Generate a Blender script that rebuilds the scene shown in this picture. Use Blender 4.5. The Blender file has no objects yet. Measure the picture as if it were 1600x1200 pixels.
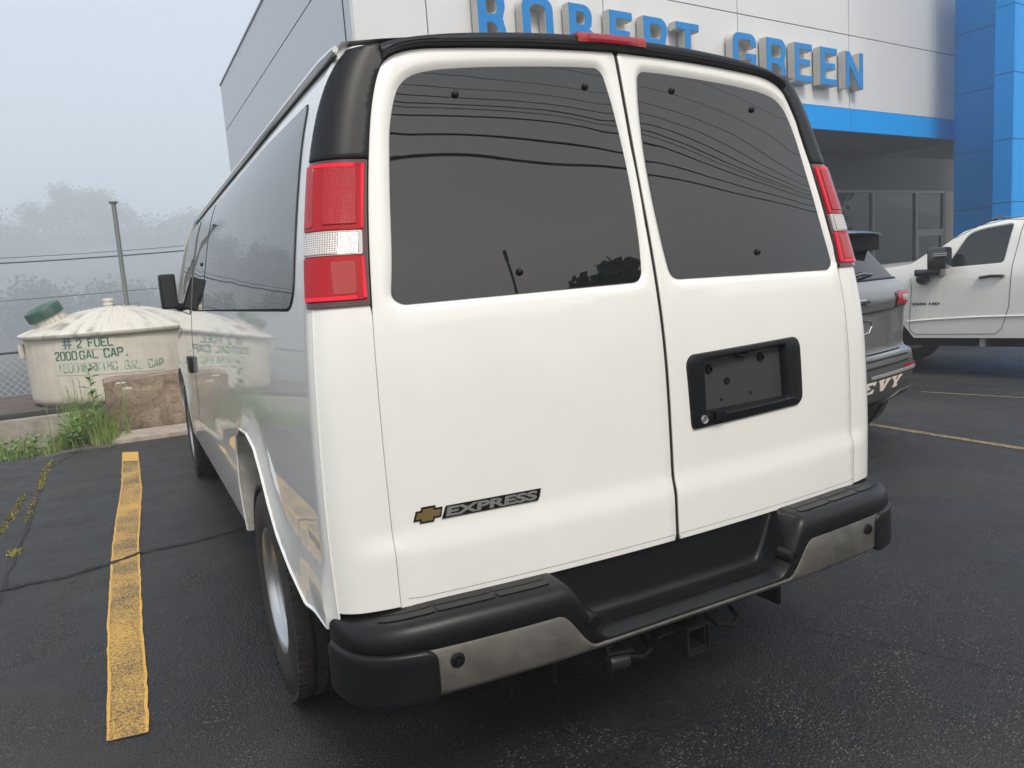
import bpy, bmesh, math, random
import numpy as np
from mathutils import Vector, Matrix, geometry
random.seed(7)
R = math.radians
PI = math.pi
SC = bpy.context.scene
COL = SC.collection

# ------------------------------------------------------------------ camera, sky, sun, exposure
CAM = np.array([-1.347, -1.728, 1.437]); FPX = 1158.0; YAW, PIT, ROL = R(26.92), R(7.85), R(-4.14)
cy, sy = math.cos(YAW), math.sin(YAW)
_f = np.array([sy*math.cos(PIT), cy*math.cos(PIT), -math.sin(PIT)]); _r = np.array([cy, -sy, 0.]); _u = np.cross(_r, _f)
_r, _u = _r*math.cos(ROL)+_u*math.sin(ROL), -_r*math.sin(ROL)+_u*math.cos(ROL)
cd = bpy.data.cameras.new("camera"); cam = bpy.data.objects.new("camera", cd); COL.objects.link(cam)
cam.matrix_world = Matrix(((_r[0], _u[0], -_f[0], CAM[0]), (_r[1], _u[1], -_f[1], CAM[1]), (_r[2], _u[2], -_f[2], CAM[2]), (0, 0, 0, 1)))
cd.sensor_width = 36; cd.sensor_fit = 'HORIZONTAL'; cd.lens = FPX/1600*36; cd.clip_start = .05; cd.clip_end = 2000
SC.camera = cam

SUN_AZ, SUN_EL = 184, 50
w = bpy.data.worlds.new("World"); SC.world = w; w.use_nodes = True
nt = w.node_tree; nt.nodes.clear()
def wn(t, **kw):
    n = nt.nodes.new(t)
    for k, v in kw.items(): setattr(n, k, v)
    return n
sky = wn('ShaderNodeTexSky', sky_type='NISHITA', sun_disc=False)
sky.sun_elevation = R(SUN_EL); sky.sun_rotation = R(SUN_AZ); sky.air_density = 1.0; sky.dust_density = 3.0; sky.ozone_density = 1.5
# overcast fog: pale blue, brighter and warmer low down on the sun's side
tc = wn('ShaderNodeTexCoord'); dot = wn('ShaderNodeVectorMath', operation='DOT_PRODUCT'); nt.links.new(tc.outputs['Generated'], dot.inputs[0])
dot.inputs[1].default_value = (math.sin(R(180))*.96, math.cos(R(180))*.96, .28)
mr_ = wn('ShaderNodeMapRange'); mr_.inputs['From Min'].default_value = -1; nt.links.new(dot.outputs['Value'], mr_.inputs[0])
rp = wn('ShaderNodeValToRGB'); nt.links.new(mr_.outputs[0], rp.inputs[0])
e = rp.color_ramp.elements; e[0].position = 0.0; e[0].color = (.55, .635, .74, 1); e[1].position = 1.0; e[1].color = (1.7, 1.36, 1.0, 1); e[0].color = (.54, .62, .73, 1); e[0].position = .22
for p_, c_ in ((.42, (.80, .88, .98, 1)), (.62, (.84, .86, .88, 1)), (.8, (.95, .90, .84, 1))):
    x_ = e.new(p_); x_.color = c_
sc_ = wn('ShaderNodeVectorMath', operation='SCALE'); sc_.inputs['Scale'].default_value = 10.0; 
sepw = wn('ShaderNodeSeparateXYZ'); nt.links.new(tc.outputs['Generated'], sepw.inputs[0])
rz_ = wn('ShaderNodeValToRGB'); nt.links.new(sepw.outputs['Z'], rz_.inputs[0]); ez = rz_.color_ramp.elements
ez[0].position = .40; ez[0].color = (0, 0, 0, 1); ez[1].position = .66; ez[1].color = (1, 1, 1, 1)
mxz = wn('ShaderNodeMixRGB'); nt.links.new(rz_.outputs[0], mxz.inputs[0]); nt.links.new(rp.outputs[0], mxz.inputs[1]); mxz.inputs[2].default_value = (.47, .53, .62, 1)
nt.links.new(mxz.outputs[0], sc_.inputs[0])
mixn = wn('ShaderNodeMixRGB'); mixn.inputs[0].default_value = .75
bg = wn('ShaderNodeBackground'); bg.inputs[1].default_value = .11
out = wn('ShaderNodeOutputWorld')
nt.links.new(sky.outputs[0], mixn.inputs[1]); nt.links.new(sc_.outputs[0], mixn.inputs[2]); nt.links.new(mixn.outputs[0], bg.inputs[0]); nt.links.new(bg.outputs[0], out.inputs[0])
sl = bpy.data.lights.new("sun", 'SUN'); sl.energy = 3.0; sl.angle = R(18); sl.color = (1, .93, .82)
so = bpy.data.objects.new("sun", sl); COL.objects.link(so)
sd = Vector((math.sin(R(SUN_AZ))*math.cos(R(SUN_EL)), math.cos(R(SUN_AZ))*math.cos(R(SUN_EL)), math.sin(R(SUN_EL))))
so.rotation_euler = sd.to_track_quat('Z', 'Y').to_euler(); so.location = (0, -20, 30)
SC.view_settings.view_transform = 'Standard'; SC.view_settings.look = 'None'; SC.view_settings.exposure = 0.5; SC.view_settings.gamma = 1
SC.cycles.volume_bounces = 3; SC.cycles.max_bounces = 8; SC.cycles.volume_step_rate = 4
SC.cycles.use_denoising = True

def onplane(u, v, ax, val):
    d = _f+_r*(u-800)/FPX-_u*(v-600)/FPX
    return CAM+d*(val-CAM[ax])/d[ax]
def G(u, v, z=0.0): return onplane(u, v, 2, z)

# ------------------------------------------------------------------ materials
def mat(name, col, rough=.5, metal=0., spec=None, coat=0., coat_r=.03, ior=None, emis=None):
    m = bpy.data.materials.new(name); m.use_nodes = True
    b = m.node_tree.nodes['Principled BSDF']
    b.inputs['Base Color'].default_value = (*col, 1); b.inputs['Roughness'].default_value = rough; b.inputs['Metallic'].default_value = metal
    if spec is not None: b.inputs['Specular IOR Level'].default_value = spec
    if ior: b.inputs['IOR'].default_value = ior
    b.inputs['Coat Weight'].default_value = coat; b.inputs['Coat Roughness'].default_value = coat_r
    return m
def N(m, t, **kw):
    n = m.node_tree.nodes.new(t)
    for k, v in kw.items():
        if k.startswith('i_'):
            key = k[2:]; key = int(key) if key.isdigit() else key.replace('_', ' ')
            n.inputs[key].default_value = v
        else: setattr(n, k, v)
    return n
def L(m, a, b): m.node_tree.links.new(a, b)
def BS(m): return m.node_tree.nodes['Principled BSDF']
def coords(m, kind='Object'):
    return N(m, 'ShaderNodeTexCoord').outputs[kind]
def ramp(m, src, stops):
    r = N(m, 'ShaderNodeValToRGB'); e = r.color_ramp.elements
    while len(e) > 1: e.remove(e[-1])
    e[0].position = stops[0][0]; e[0].color = (*stops[0][1], 1) if len(stops[0][1]) == 3 else stops[0][1]
    for p, c in stops[1:]:
        x = e.new(p); x.color = (*c, 1)
    L(m, src, r.inputs[0]); return r.outputs[0]
def noise(m, src, scale, detail=4, rough=.6, dist=0.):
    n = N(m, 'ShaderNodeTexNoise'); n.inputs['Scale'].default_value = scale; n.inputs['Detail'].default_value = detail
    n.inputs['Roughness'].default_value = rough; n.inputs['Distortion'].default_value = dist
    L(m, src, n.inputs['Vector']); return n.outputs[0]
def mix(m, f, a, b, mode='MIX'):
    n = N(m, 'ShaderNodeMixRGB'); n.blend_type = mode
    for i, x in ((0, f), (1, a), (2, b)):
        if hasattr(x, 'is_linked') or hasattr(x, 'links'): L(m, x, n.inputs[i])
        elif i == 0: n.inputs[0].default_value = x
        else: n.inputs[i].default_value = (*x, 1)
    return n.outputs[0]
def g3(v): return (v, v, v)
def bump(m, h, strength=.3, dist=.01):
    b = N(m, 'ShaderNodeBump'); b.inputs['Strength'].default_value = strength; b.inputs['Distance'].default_value = dist
    L(m, h, b.inputs['Height']); L(m, b.outputs[0], BS(m).inputs['Normal'])
def vary(m, c1, c2, scale, lo=.35, hi=.65, rlo=None, rhi=None, bs=0, bd=.005, detail=6):
    c = coords(m); n = noise(m, c, scale, detail)
    L(m, ramp(m, n, [(lo, c1), (hi, c2)]), BS(m).inputs['Base Color'])
    if rlo is not None: L(m, ramp(m, noise(m, c, scale*2.3, 5), [(.3, g3(rlo)), (.7, g3(rhi))]), BS(m).inputs['Roughness'])
    if bs: bump(m, n, bs, bd)
    return m

WHITE = mat('white_paint', (.82, .815, .785), .32, coat=1, coat_r=.03)
BS(WHITE).inputs['Coat IOR'].default_value = 1.5
c = coords(WHITE); n1 = noise(WHITE, c, 3.1, 5); n2 = noise(WHITE, c, 55, 3)
L(WHITE, mix(WHITE, ramp(WHITE, n1, [(.35, g3(0)), (.75, g3(.55))]), (.83, .825, .795), (.775, .765, .725)), BS(WHITE).inputs['Base Color'])
L(WHITE, ramp(WHITE, n2, [(.3, g3(.008)), (.8, g3(.045))]), BS(WHITE).inputs['Coat Roughness'])
WHITED = mat('dusty_white_paint', (.62, .60, .55), .5, coat=.4, coat_r=.2); vary(WHITED, (.66, .64, .59), (.45, .42, .37), 9)
BLACKP = mat('black_plastic', (.005, .0055, .0065), .38, spec=.34); cc = coords(BLACKP); bump(BLACKP, noise(BLACKP, cc, 900, 2), .12, .0006)
L(BLACKP, ramp(BLACKP, noise(BLACKP, cc, 7, 4), [(.3, g3(.34)), (.7, g3(.46))]), BS(BLACKP).inputs['Roughness'])
TRIM = mat('satin_black_trim', (.005, .0055, .007), .43, spec=.34)
GAP = mat('rubber_gap', (.004, .004, .004), .8)
SATIN = mat('brushed_bumper_metal', (.36, .345, .32), .36, .9)
c = coords(SATIN); nn = noise(SATIN, c, 11, 7, .7)
L(SATIN, ramp(SATIN, nn, [(.3, (.33, .305, .27)), (.5, (.41, .385, .35)), (.72, (.48, .46, .43))]), BS(SATIN).inputs['Base Color'])
L(SATIN, ramp(SATIN, noise(SATIN, c, 24, 6), [(.3, g3(.30)), (.7, g3(.50))]), BS(SATIN).inputs['Roughness'])
GLASS = mat('privacy_glass', (.006, .007, .008), .0, ior=1.78)
c = coords(GLASS); bump(GLASS, noise(GLASS, c, 1.6, 1), .10, .02)
CARGLASS = mat('car_glass', (.01, .012, .014), .01, ior=1.6)
DARK = mat('dark_underbody', (.006, .0055, .005), .75, spec=.2)
RUBBER = mat('tyre_rubber', (.022, .021, .020), .62); vary(RUBBER, (.017, .0165, .016), (.050, .043, .036), 14, .35, .7)
STEEL = mat('wheel_steel', (.55, .55, .56), .3, .9)
CHROME = mat('chrome', (.8, .8, .8), .12, 1)
GOLD = mat('gold_emblem', (.55, .40, .16), .3, .9)
BADGE = mat('badge_grey', (.34, .34, .33), .4, .6)
REDHOT = mat('bright_red_lens', (.90, .004, .035), .12, spec=.3, coat=.3)
RED = mat('red_lens', (.42, .001, .008), .1, spec=.25, coat=.35, coat_r=.0)
REDD = mat('dark_red_lens', (.38, .012, .015), .1, coat=.6)
MAROON = mat('maroon_housing', (.06, .006, .008), .15, coat=1)
CLEAR = mat('reverse_lens', (.60, .56, .54), .12, .25, coat=.6)
# lens optics: fine square pillow cells from the mesh's own UV (metres)
def lens(m, ca, cb, sx, sy_):
    uv = N(m, 'ShaderNodeUVMap').outputs[0]
    sep = N(m, 'ShaderNodeSeparateXYZ'); L(m, uv, sep.inputs[0])
    outs = []
    for ax, s in ((0, sx), (1, sy_)):
        a = N(m, 'ShaderNodeMath', operation='MULTIPLY'); L(m, sep.outputs[ax], a.inputs[0]); a.inputs[1].default_value = s
        b = N(m, 'ShaderNodeMath', operation='PINGPONG'); L(m, a.outputs[0], b.inputs[0]); b.inputs[1].default_value = .5
        outs.append(b.outputs[0])
    mn = N(m, 'ShaderNodeMath', operation='MINIMUM'); L(m, outs[0], mn.inputs[0]); L(m, outs[1], mn.inputs[1])
    L(m, ramp(m, mn.outputs[0], [(.06, cb), (.2, ca)]), BS(m).inputs['Base Color'])
    bump(m, mn.outputs[0], .6, .002)
REDGRID = mat('red_lens_grid', (.5, .02, .03), .15, spec=.3, coat=.5, coat_r=0); lens(REDGRID, (.56, .008, .022), (.24, .001, .005), 230, 230)
CLEARGRID = mat('clear_lens_grid', (.7, .7, .7), .1, .3, coat=.6); lens(CLEARGRID, (.85, .81, .78), (.30, .26, .24), 190, 190)
REDBARS = mat('red_lens_bars', (.6, .01, .03), .12, coat=1); lens(REDBARS, (.85, .006, .05), (.30, .002, .01), .1, 3.5)

CONC = mat('concrete', (.4, .37, .32), .85); vary(CONC, (.36, .33, .28), (.22, .19, .16), 6, .35, .7, bs=.5, bd=.01)
CONCB = mat('stained_concrete', (.4, .33, .26), .9)
c = coords(CONCB); a = noise(CONCB, c, 4.5, 8, .75, .8); b2 = noise(CONCB, c, 26, 6, .7)
col = ramp(CONCB, a, [(.3, (.085, .066, .052)), (.42, (.22, .165, .12)), (.55, (.36, .27, .195)), (.7, (.47, .38, .29))])
col = mix(CONCB, .5, col, ramp(CONCB, b2, [(.3, g3(.35)), (.65, g3(1))]), 'MULTIPLY')
L(CONCB, col, BS(CONCB).inputs['Base Color']); bump(CONCB, b2, .8, .02)
KERB = mat('kerb_concrete', (.42, .37, .30), .85); vary(KERB, (.46, .40, .33), (.30, .25, .2), 9, bs=.4)

ASPH = mat('asphalt', (.04, .04, .042), .55)
c = coords(ASPH)
big = noise(ASPH, c, .45, 6, .6, .6); mid = noise(ASPH, c, 3.5, 6, .65); fine = noise(ASPH, c, 120, 4, .75); vfine = noise(ASPH, c, 210, 2, .6)
vor = N(ASPH, 'ShaderNodeTexVoronoi'); vor.inputs['Scale'].default_value = 120; L(ASPH, c, vor.inputs['Vector'])
vor2 = N(ASPH, 'ShaderNodeTexVoronoi'); vor2.inputs['Scale'].default_value = 130; L(ASPH, c, vor2.inputs['Vector'])
base = ramp(ASPH, big, [(.35, (.011, .0115, .014)), (.48, (.018, .018, .0205)), (.6, (.036, .033, .031)), (.75, (.064, .054, .044))])
base = mix(ASPH, .75, base, ramp(ASPH, fine, [(.3, g3(.35)), (.52, g3(1)), (.75, g3(1.9))]), 'MULTIPLY')
# exposed stones, gathered where the binder is worn
sepc = N(ASPH, 'ShaderNodeSeparateColor'); L(ASPH, vor.outputs['Color'], sepc.inputs[0])
stone = ramp(ASPH, sepc.outputs[0], [(.70, g3(0)), (.80, g3(1))])
near = ramp(ASPH, vor.outputs['Distance'], [(.28, g3(1)), (.42, g3(0))])
worn = ramp(ASPH, mid, [(.45, g3(.15)), (.62, g3(1))])
sm = mix(ASPH, 1., stone, near, 'MULTIPLY'); sm = mix(ASPH, 1., sm, worn, 'MULTIPLY')
base = mix(ASPH, sm, base, (.21, .165, .115))
mps = N(ASPH, 'ShaderNodeMapping'); mps.inputs['Rotation'].default_value = (0, 0, .35); mps.inputs['Scale'].default_value = (1.1, 5.5, 1); L(ASPH, c, mps.inputs[0])
scuff = ramp(ASPH, noise(ASPH, mps.outputs[0], 1.7, 9, .78), [(.60, g3(0)), (.72, g3(.55))])
base = mix(ASPH, mix(ASPH, 1., scuff, ramp(ASPH, fine, [(.4, g3(0)), (.6, g3(1))]), 'MULTIPLY'), base, (.16, .135, .105))
L(ASPH, base, BS(ASPH).inputs['Base Color'])
L(ASPH, ramp(ASPH, mix(ASPH, .5, big, mid), [(.38, g3(.40)), (.5, g3(.52)), (.62, g3(.7))]), BS(ASPH).inputs['Roughness'])
hh = mix(ASPH, .82, fine, vor2.outputs['Distance'])
bump(ASPH, hh, .6, .007); BS(ASPH).inputs['Specular IOR Level'].default_value = .38
ASPHC = mat('crack_filler', (.010, .010, .010), .8); vary(ASPHC, (.006, .006, .006), (.03, .028, .025), 30, bs=.6)
YEL = mat('worn_yellow_paint', (.6, .36, .06), .6)
c = coords(YEL); a = noise(YEL, c, 150, 4, .8); b2 = noise(YEL, c, 2.2, 5)
wear = mix(YEL, .30, a, b2)
L(YEL, ramp(YEL, wear, [(.40, (.68, .40, .075)), (.475, (.58, .34, .075)), (.51, (.25, .17, .07)), (.55, (.045, .042, .04))]), BS(YEL).inputs['Base Color'])
bump(YEL, a, .6, .004)
YELE = mat('solid_yellow_paint', (.70, .41, .07), .55); c = coords(YELE)
L(YELE, ramp(YELE, noise(YELE, c, 90, 4, .7), [(.42, (.72, .42, .075)), (.62, (.52, .30, .06)), (.72, (.08, .06, .04))]), BS(YELE).inputs['Base Color'])
YELF = mat('faded_yellow_paint', (.2, .15, .07), .6); vary(YELF, (.34, .23, .09), (.08, .065, .05), 30, .38, .62)

PANEL = mat('white_metal_panel', (.69, .70, .71), .36, .12, coat=.25, coat_r=.2); vary(PANEL, (.69, .70, .71), (.65, .66, .67), .8, .3, .7)
PANELG = mat('grey_metal_panel', (.50, .52, .55), .34, .25, coat=.3, coat_r=.2)
BLUE = mat('blue_metal_panel', (.0, .30, .82), .4, .0, spec=.12)
LBLUE = mat('blue_letter_face', (.015, .22, .58), .4, spec=.2)
c = coords(LBLUE); bump(LBLUE, noise(LBLUE, c, 4, 3, .6, 1.5), .35, .03)
LSIDE = mat('letter_return', (.55, .53, .49), .45, .2)
JOINT = mat('panel_joint', (.02, .02, .02), .8)
SOFF = mat('soffit_grey', (.30, .29, .27), .8)
HEAD = mat('grey_header_wall', (.16, .165, .165), .7)
ALU = mat('aluminium_frame', (.32, .31, .29), .45, .4)
STORE = mat('store_glass', (.014, .018, .018), .01, ior=1.55)
ROOFM = mat('roof_membrane', (.25, .25, .25), .8)

TANKM = mat('cream_tank_paint', (.6, .56, .47), .55)
c = coords(TANKM); mp = N(TANKM, 'ShaderNodeMapping'); mp.inputs['Scale'].default_value = (7, 7, .7); L(TANKM, c, mp.inputs[0])
st = noise(TANKM, mp.outputs[0], 1.6, 7, .65); sp = noise(TANKM, c, 5, 6)
col = ramp(TANKM, st, [(.2, (.52, .47, .38)), (.42, (.60, .55, .46)), (.62, (.64, .60, .51))])
L(TANKM, mix(TANKM, .5, col, ramp(TANKM, sp, [(.3, g3(.75)), (.55, g3(1))]), 'MULTIPLY'), BS(TANKM).inputs['Base Color'])
LIDM = mat('streaked_lid_paint', (.6, .58, .53), .6)
c = coords(LIDM, 'UV'); mp = N(LIDM, 'ShaderNodeMapping'); mp.inputs['Scale'].default_value = (34, .8, 1); L(LIDM, c, mp.inputs[0])
st = noise(LIDM, mp.outputs[0], 1.0, 6, .7); sp = noise(LIDM, coords(LIDM), 4, 6)
col = ramp(LIDM, st, [(.30, (.10, .10, .095)), (.43, (.38, .36, .32)), (.52, (.64, .61, .55))])
L(LIDM, mix(LIDM, ramp(LIDM, sp, [(.40, g3(0)), (.6, g3(1))]), (.62, .59, .52), col), BS(LIDM).inputs['Base Color'])
GREENP = mat('dark_green_cap', (.022, .075, .05), .45); vary(GREENP, (.02, .075, .05), (.06, .12, .09), 8, .4, .75)
STENC = mat('stencil_green_paint', (.03, .13, .09), .6); vary(STENC, (.03, .12, .085), (.10, .20, .15), 14, .4, .7)
STENF = mat('faded_stencil_paint', (.3, .38, .3), .6)
c = coords(STENF); L(STENF, ramp(STENF, noise(STENF, c, 16, 3), [(.42, (.16, .25, .18)), (.58, (.52, .54, .45))]), BS(STENF).inputs['Base Color'])
STENP = mat('patch_paint', (.60, .61, .52), .6); vary(STENP, (.60, .61, .52), (.55, .54, .46), 5)
GALV = mat('galvanised_steel', (.22, .23, .22), .55, .5)
WIRE = mat('black_cable', (.012, .012, .012), .6)
FENCEM = mat('chain_link_wire', (.45, .46, .46), .5, .3)
RUSTB = mat('brown_pad', (.12, .09, .07), .8); vary(RUSTB, (.13, .095, .075), (.06, .05, .045), 5)
BARK = mat('bark', (.09, .075, .06), .9)
LEAFD = mat('foliage_dark', (.045, .07, .035), .7); vary(LEAFD, (.025, .04, .02), (.045, .065, .032), .8)
LEAF = mat('weed_leaf', (.075, .16, .035), .55); vary(LEAF, (.11, .22, .045), (.20, .32, .09), 9)
LEAFM = mat('milkweed_leaf', (.17, .32, .12), .5)
GRASS = mat('grass_blade', (.10, .18, .04), .55); vary(GRASS, (.15, .26, .05), (.30, .34, .12), 11)
MOSS = mat('crack_moss', (.16, .17, .03), .8); vary(MOSS, (.30, .31, .04), (.20, .10, .04), 8)
FLOWER = mat('white_umbel', (.70, .72, .62), .7)
SOIL = mat('soil_and_gravel', (.12, .1, .08), .9); vary(SOIL, (.16, .14, .12), (.05, .045, .035), 12, bs=.8, bd=.02)
FARG = mat('far_ground', (.06, .07, .05), .9); vary(FARG, (.05, .06, .04), (.10, .11, .09), .2)
SUVG = mat('grey_metallic_paint', (.21, .215, .22), .3, .55, coat=1, coat_r=.04)
SUVGL = mat('suv_rear_glass', (.008, .010, .014), .05, ior=1.5)
SUVD = mat('grey_cladding', (.055, .058, .058), .5)
SUVL = mat('silver_insert', (.50, .51, .51), .38, .5)
SUVB = mat('gloss_black', (.012, .012, .014), .12, coat=1)
DECAL = mat('cream_decal', (.74, .66, .58), .5)
TRUCKW = mat('white_truck_paint', (.84, .83, .79), .3, coat=1, coat_r=.04)

# ------------------------------------------------------------------ object helpers
def link(o, parent=None):
    COL.objects.link(o)
    if parent: o.parent = parent
    return o
def empty(name, loc=(0, 0, 0), rz=0):
    o = bpy.data.objects.new(name, None); o.location = loc; o.rotation_euler = (0, 0, rz); o.empty_display_size = .2
    return link(o)
def tag(o, label=None, cat=None, group=None, kind=None):
    if label: o['label'] = label
    if cat: o['category'] = cat
    if group: o['group'] = group
    if kind: o['kind'] = kind
    return o
def obj(name, bm, m, parent=None, smooth=40, loc=None):
    me = bpy.data.meshes.new(name); bm.normal_update(); bm.to_mesh(me); bm.free()
    for x in (m if isinstance(m, (list, tuple)) else [m]): me.materials.append(x)
    if smooth:
        me.polygons.foreach_set('use_smooth', [True]*len(me.polygons)); me.set_sharp_from_angle(angle=R(smooth))
    o = bpy.data.objects.new(name, me)
    if loc is not None: o.location = loc
    return link(o, parent)
def BM():
    bm = bmesh.new(); bm.loops.layers.uv.new('UVMap'); return bm
def box(bm, x0, x1, y0, y1, z0, z1, M=None, bev=0, mi=0):
    vs = [Vector((x, y, z)) for x in (x0, x1) for y in (y0, y1) for z in (z0, z1)]
    if M: vs = [M @ v for v in vs]
    v = [bm.verts.new(p) for p in vs]
    fs = [bm.faces.new([v[i] for i in q]) for q in ((0, 1, 3, 2), (4, 6, 7, 5), (0, 4, 5, 1), (2, 3, 7, 6), (0, 2, 6, 4), (1, 5, 7, 3))]
    for f in fs: f.material_index = mi
    if bev:
        es = list({e for f in fs for e in f.edges})
        bmesh.ops.bevel(bm, geom=es, offset=bev, segments=2, profile=.6, affect='EDGES')
def tube(bm, pts, r, n=10, caps=True):
    pts = [Vector(p) for p in pts]; rings = []
    rr = r if isinstance(r, (list, tuple)) else [r]*len(pts)
    pv = None
    for i, p in enumerate(pts):
        t = (pts[min(i+1, len(pts)-1)]-pts[max(i-1, 0)]).normalized()
        if pv is None:
            pv = t.orthogonal().normalized()
        pv = (pv-t*pv.dot(t)).normalized(); q = t.cross(pv)
        rings.append([bm.verts.new(p+(pv*math.cos(a)+q*math.sin(a))*rr[i]) for a in [2*PI*k/n for k in range(n)]])
    for a, b in zip(rings, rings[1:]):
        for k in range(n): bm.faces.new((a[k], a[(k+1) % n], b[(k+1) % n], b[k]))
    if caps:
        bm.faces.new(rings[0][::-1]); bm.faces.new(rings[-1])
def lathe(bm, prof, M, n=48, close=False, uvr=False):
    """prof: (radius, height) pairs, spun about local Z of M"""
    rings = []
    uvl = bm.loops.layers.uv.active
    for r, h in prof:
        if r < 1e-6: rings.append([bm.verts.new(M @ Vector((0, 0, h)))])
        else: rings.append([bm.verts.new(M @ Vector((r*math.cos(2*PI*k/n), r*math.sin(2*PI*k/n), h))) for k in range(n)])
    if close: rings.append(rings[0])
    for i, (a, b) in enumerate(zip(rings, rings[1:])):
        for k in range(n):
            k2 = (k+1) % n
            q = [(a[k % len(a)], k, i), (a[k2 % len(a)], k+1, i), (b[k2 % len(b)], k+1, i+1), (b[k % len(b)], k, i+1)]
            if len(a) == 1: q = [q[0], q[2], q[3]]
            elif len(b) == 1: q = [q[0], q[1], q[2]]
            f = bm.faces.new([x[0] for x in q])
            for lp, x in zip(f.loops, q): lp[uvl].uv = (x[1]/n, x[2]/len(prof))
def prism(bm, poly, fn0, fn1):
    a = [bm.verts.new(fn0(p)) for p in poly]; b = [bm.verts.new(fn1(p)) for p in poly]
    n = len(poly)
    tri = geometry.tessellate_polygon([[Vector((p[0], p[1], 0)) for p in poly]])
    for t in tri:
        bm.faces.new([a[i] for i in t]); bm.faces.new([b[i] for i in reversed(t)])
    for k in range(n): bm.faces.new((a[k], a[(k+1) % n], b[(k+1) % n], b[k]))
def objs(name, bm, m, parent=None, smooth=40, fn=None):
    """every loose piece becomes an object of its own"""
    seen = set(); res = []
    for v0 in list(bm.verts):
        if v0 in seen: continue
        st = [v0]; isl = []; seen.add(v0)
        while st:
            v = st.pop(); isl.append(v)
            for e in v.link_edges:
                o = e.other_vert(v)
                if o not in seen: seen.add(o); st.append(o)
        b2 = bmesh.new(); mp_ = {v: b2.verts.new(v.co) for v in isl}
        for f in {f for v in isl for f in v.link_faces}:
            try: b2.faces.new([mp_[v] for v in f.verts]).material_index = f.material_index
            except ValueError: pass
        bmesh.ops.recalc_face_normals(b2, faces=b2.faces); res.append(obj(name, b2, m, parent, smooth))
    bm.free(); return res
def fixn(bm): bmesh.ops.recalc_face_normals(bm, faces=bm.faces)

def densify(poly, step, closed=True):
    o = []; n = len(poly)
    for i in range(n if closed else n-1):
        p, q = poly[i], poly[(i+1) % n]; d = math.dist(p, q); k = max(1, int(math.ceil(d/step)))
        for j in range(k): o.append((p[0]+(q[0]-p[0])*j/k, p[1]+(q[1]-p[1])*j/k))
    if not closed: o.append(tuple(poly[-1]))
    return o
def roundpoly(poly, rad, seg=6):
    """round every corner; rad may be a list"""
    n = len(poly); o = []
    for i in range(n):
        r = rad[i] if isinstance(rad, (list, tuple)) else rad
        p = Vector(poly[i]); a = Vector(poly[i-1])-p; b = Vector(poly[(i+1) % n])-p
        if r <= 0: o.append(tuple(p)); continue
        la, lb = a.length, b.length; a.normalize(); b.normalize()
        t = min(r, la*.48, lb*.48); p0 = p+a*t; p1 = p+b*t
        for k in range(seg+1):
            s = k/seg; o.append(tuple(p0*(1-s)**2+p*2*s*(1-s)+p1*s*s))
    return o
def inside(p, poly):
    x, y = p; c = False; n = len(poly); j = n-1
    for i in range(n):
        xi, yi = poly[i]; xj, yj = poly[j]
        if (yi > y) != (yj > y) and x < (xj-xi)*(y-yi)/(yj-yi)+xi: c = not c
        j = i
    return c
def area(poly): return sum(poly[i-1][0]*poly[i][1]-poly[i][0]*poly[i-1][1] for i in range(len(poly)))/2
def offs(poly, d):
    """grow (d>0) or shrink a closed polygon"""
    n = len(poly); s = 1 if area(poly) > 0 else -1; o = []
    for i in range(n):
        a = Vector(poly[i])-Vector(poly[i-1]); b = Vector(poly[(i+1) % n])-Vector(poly[i])
        if a.length < 1e-9: a = b
        if b.length < 1e-9: b = a
        t = (a.normalized()+b.normalized())
        if t.length < 1e-6: t = a
        t.normalize(); nrm = Vector((t.y, -t.x))*s
        c = max(.5, a.normalized().dot(t))
        o.append((poly[i][0]+nrm.x*d/c, poly[i][1]+nrm.y*d/c))
    return o
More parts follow.
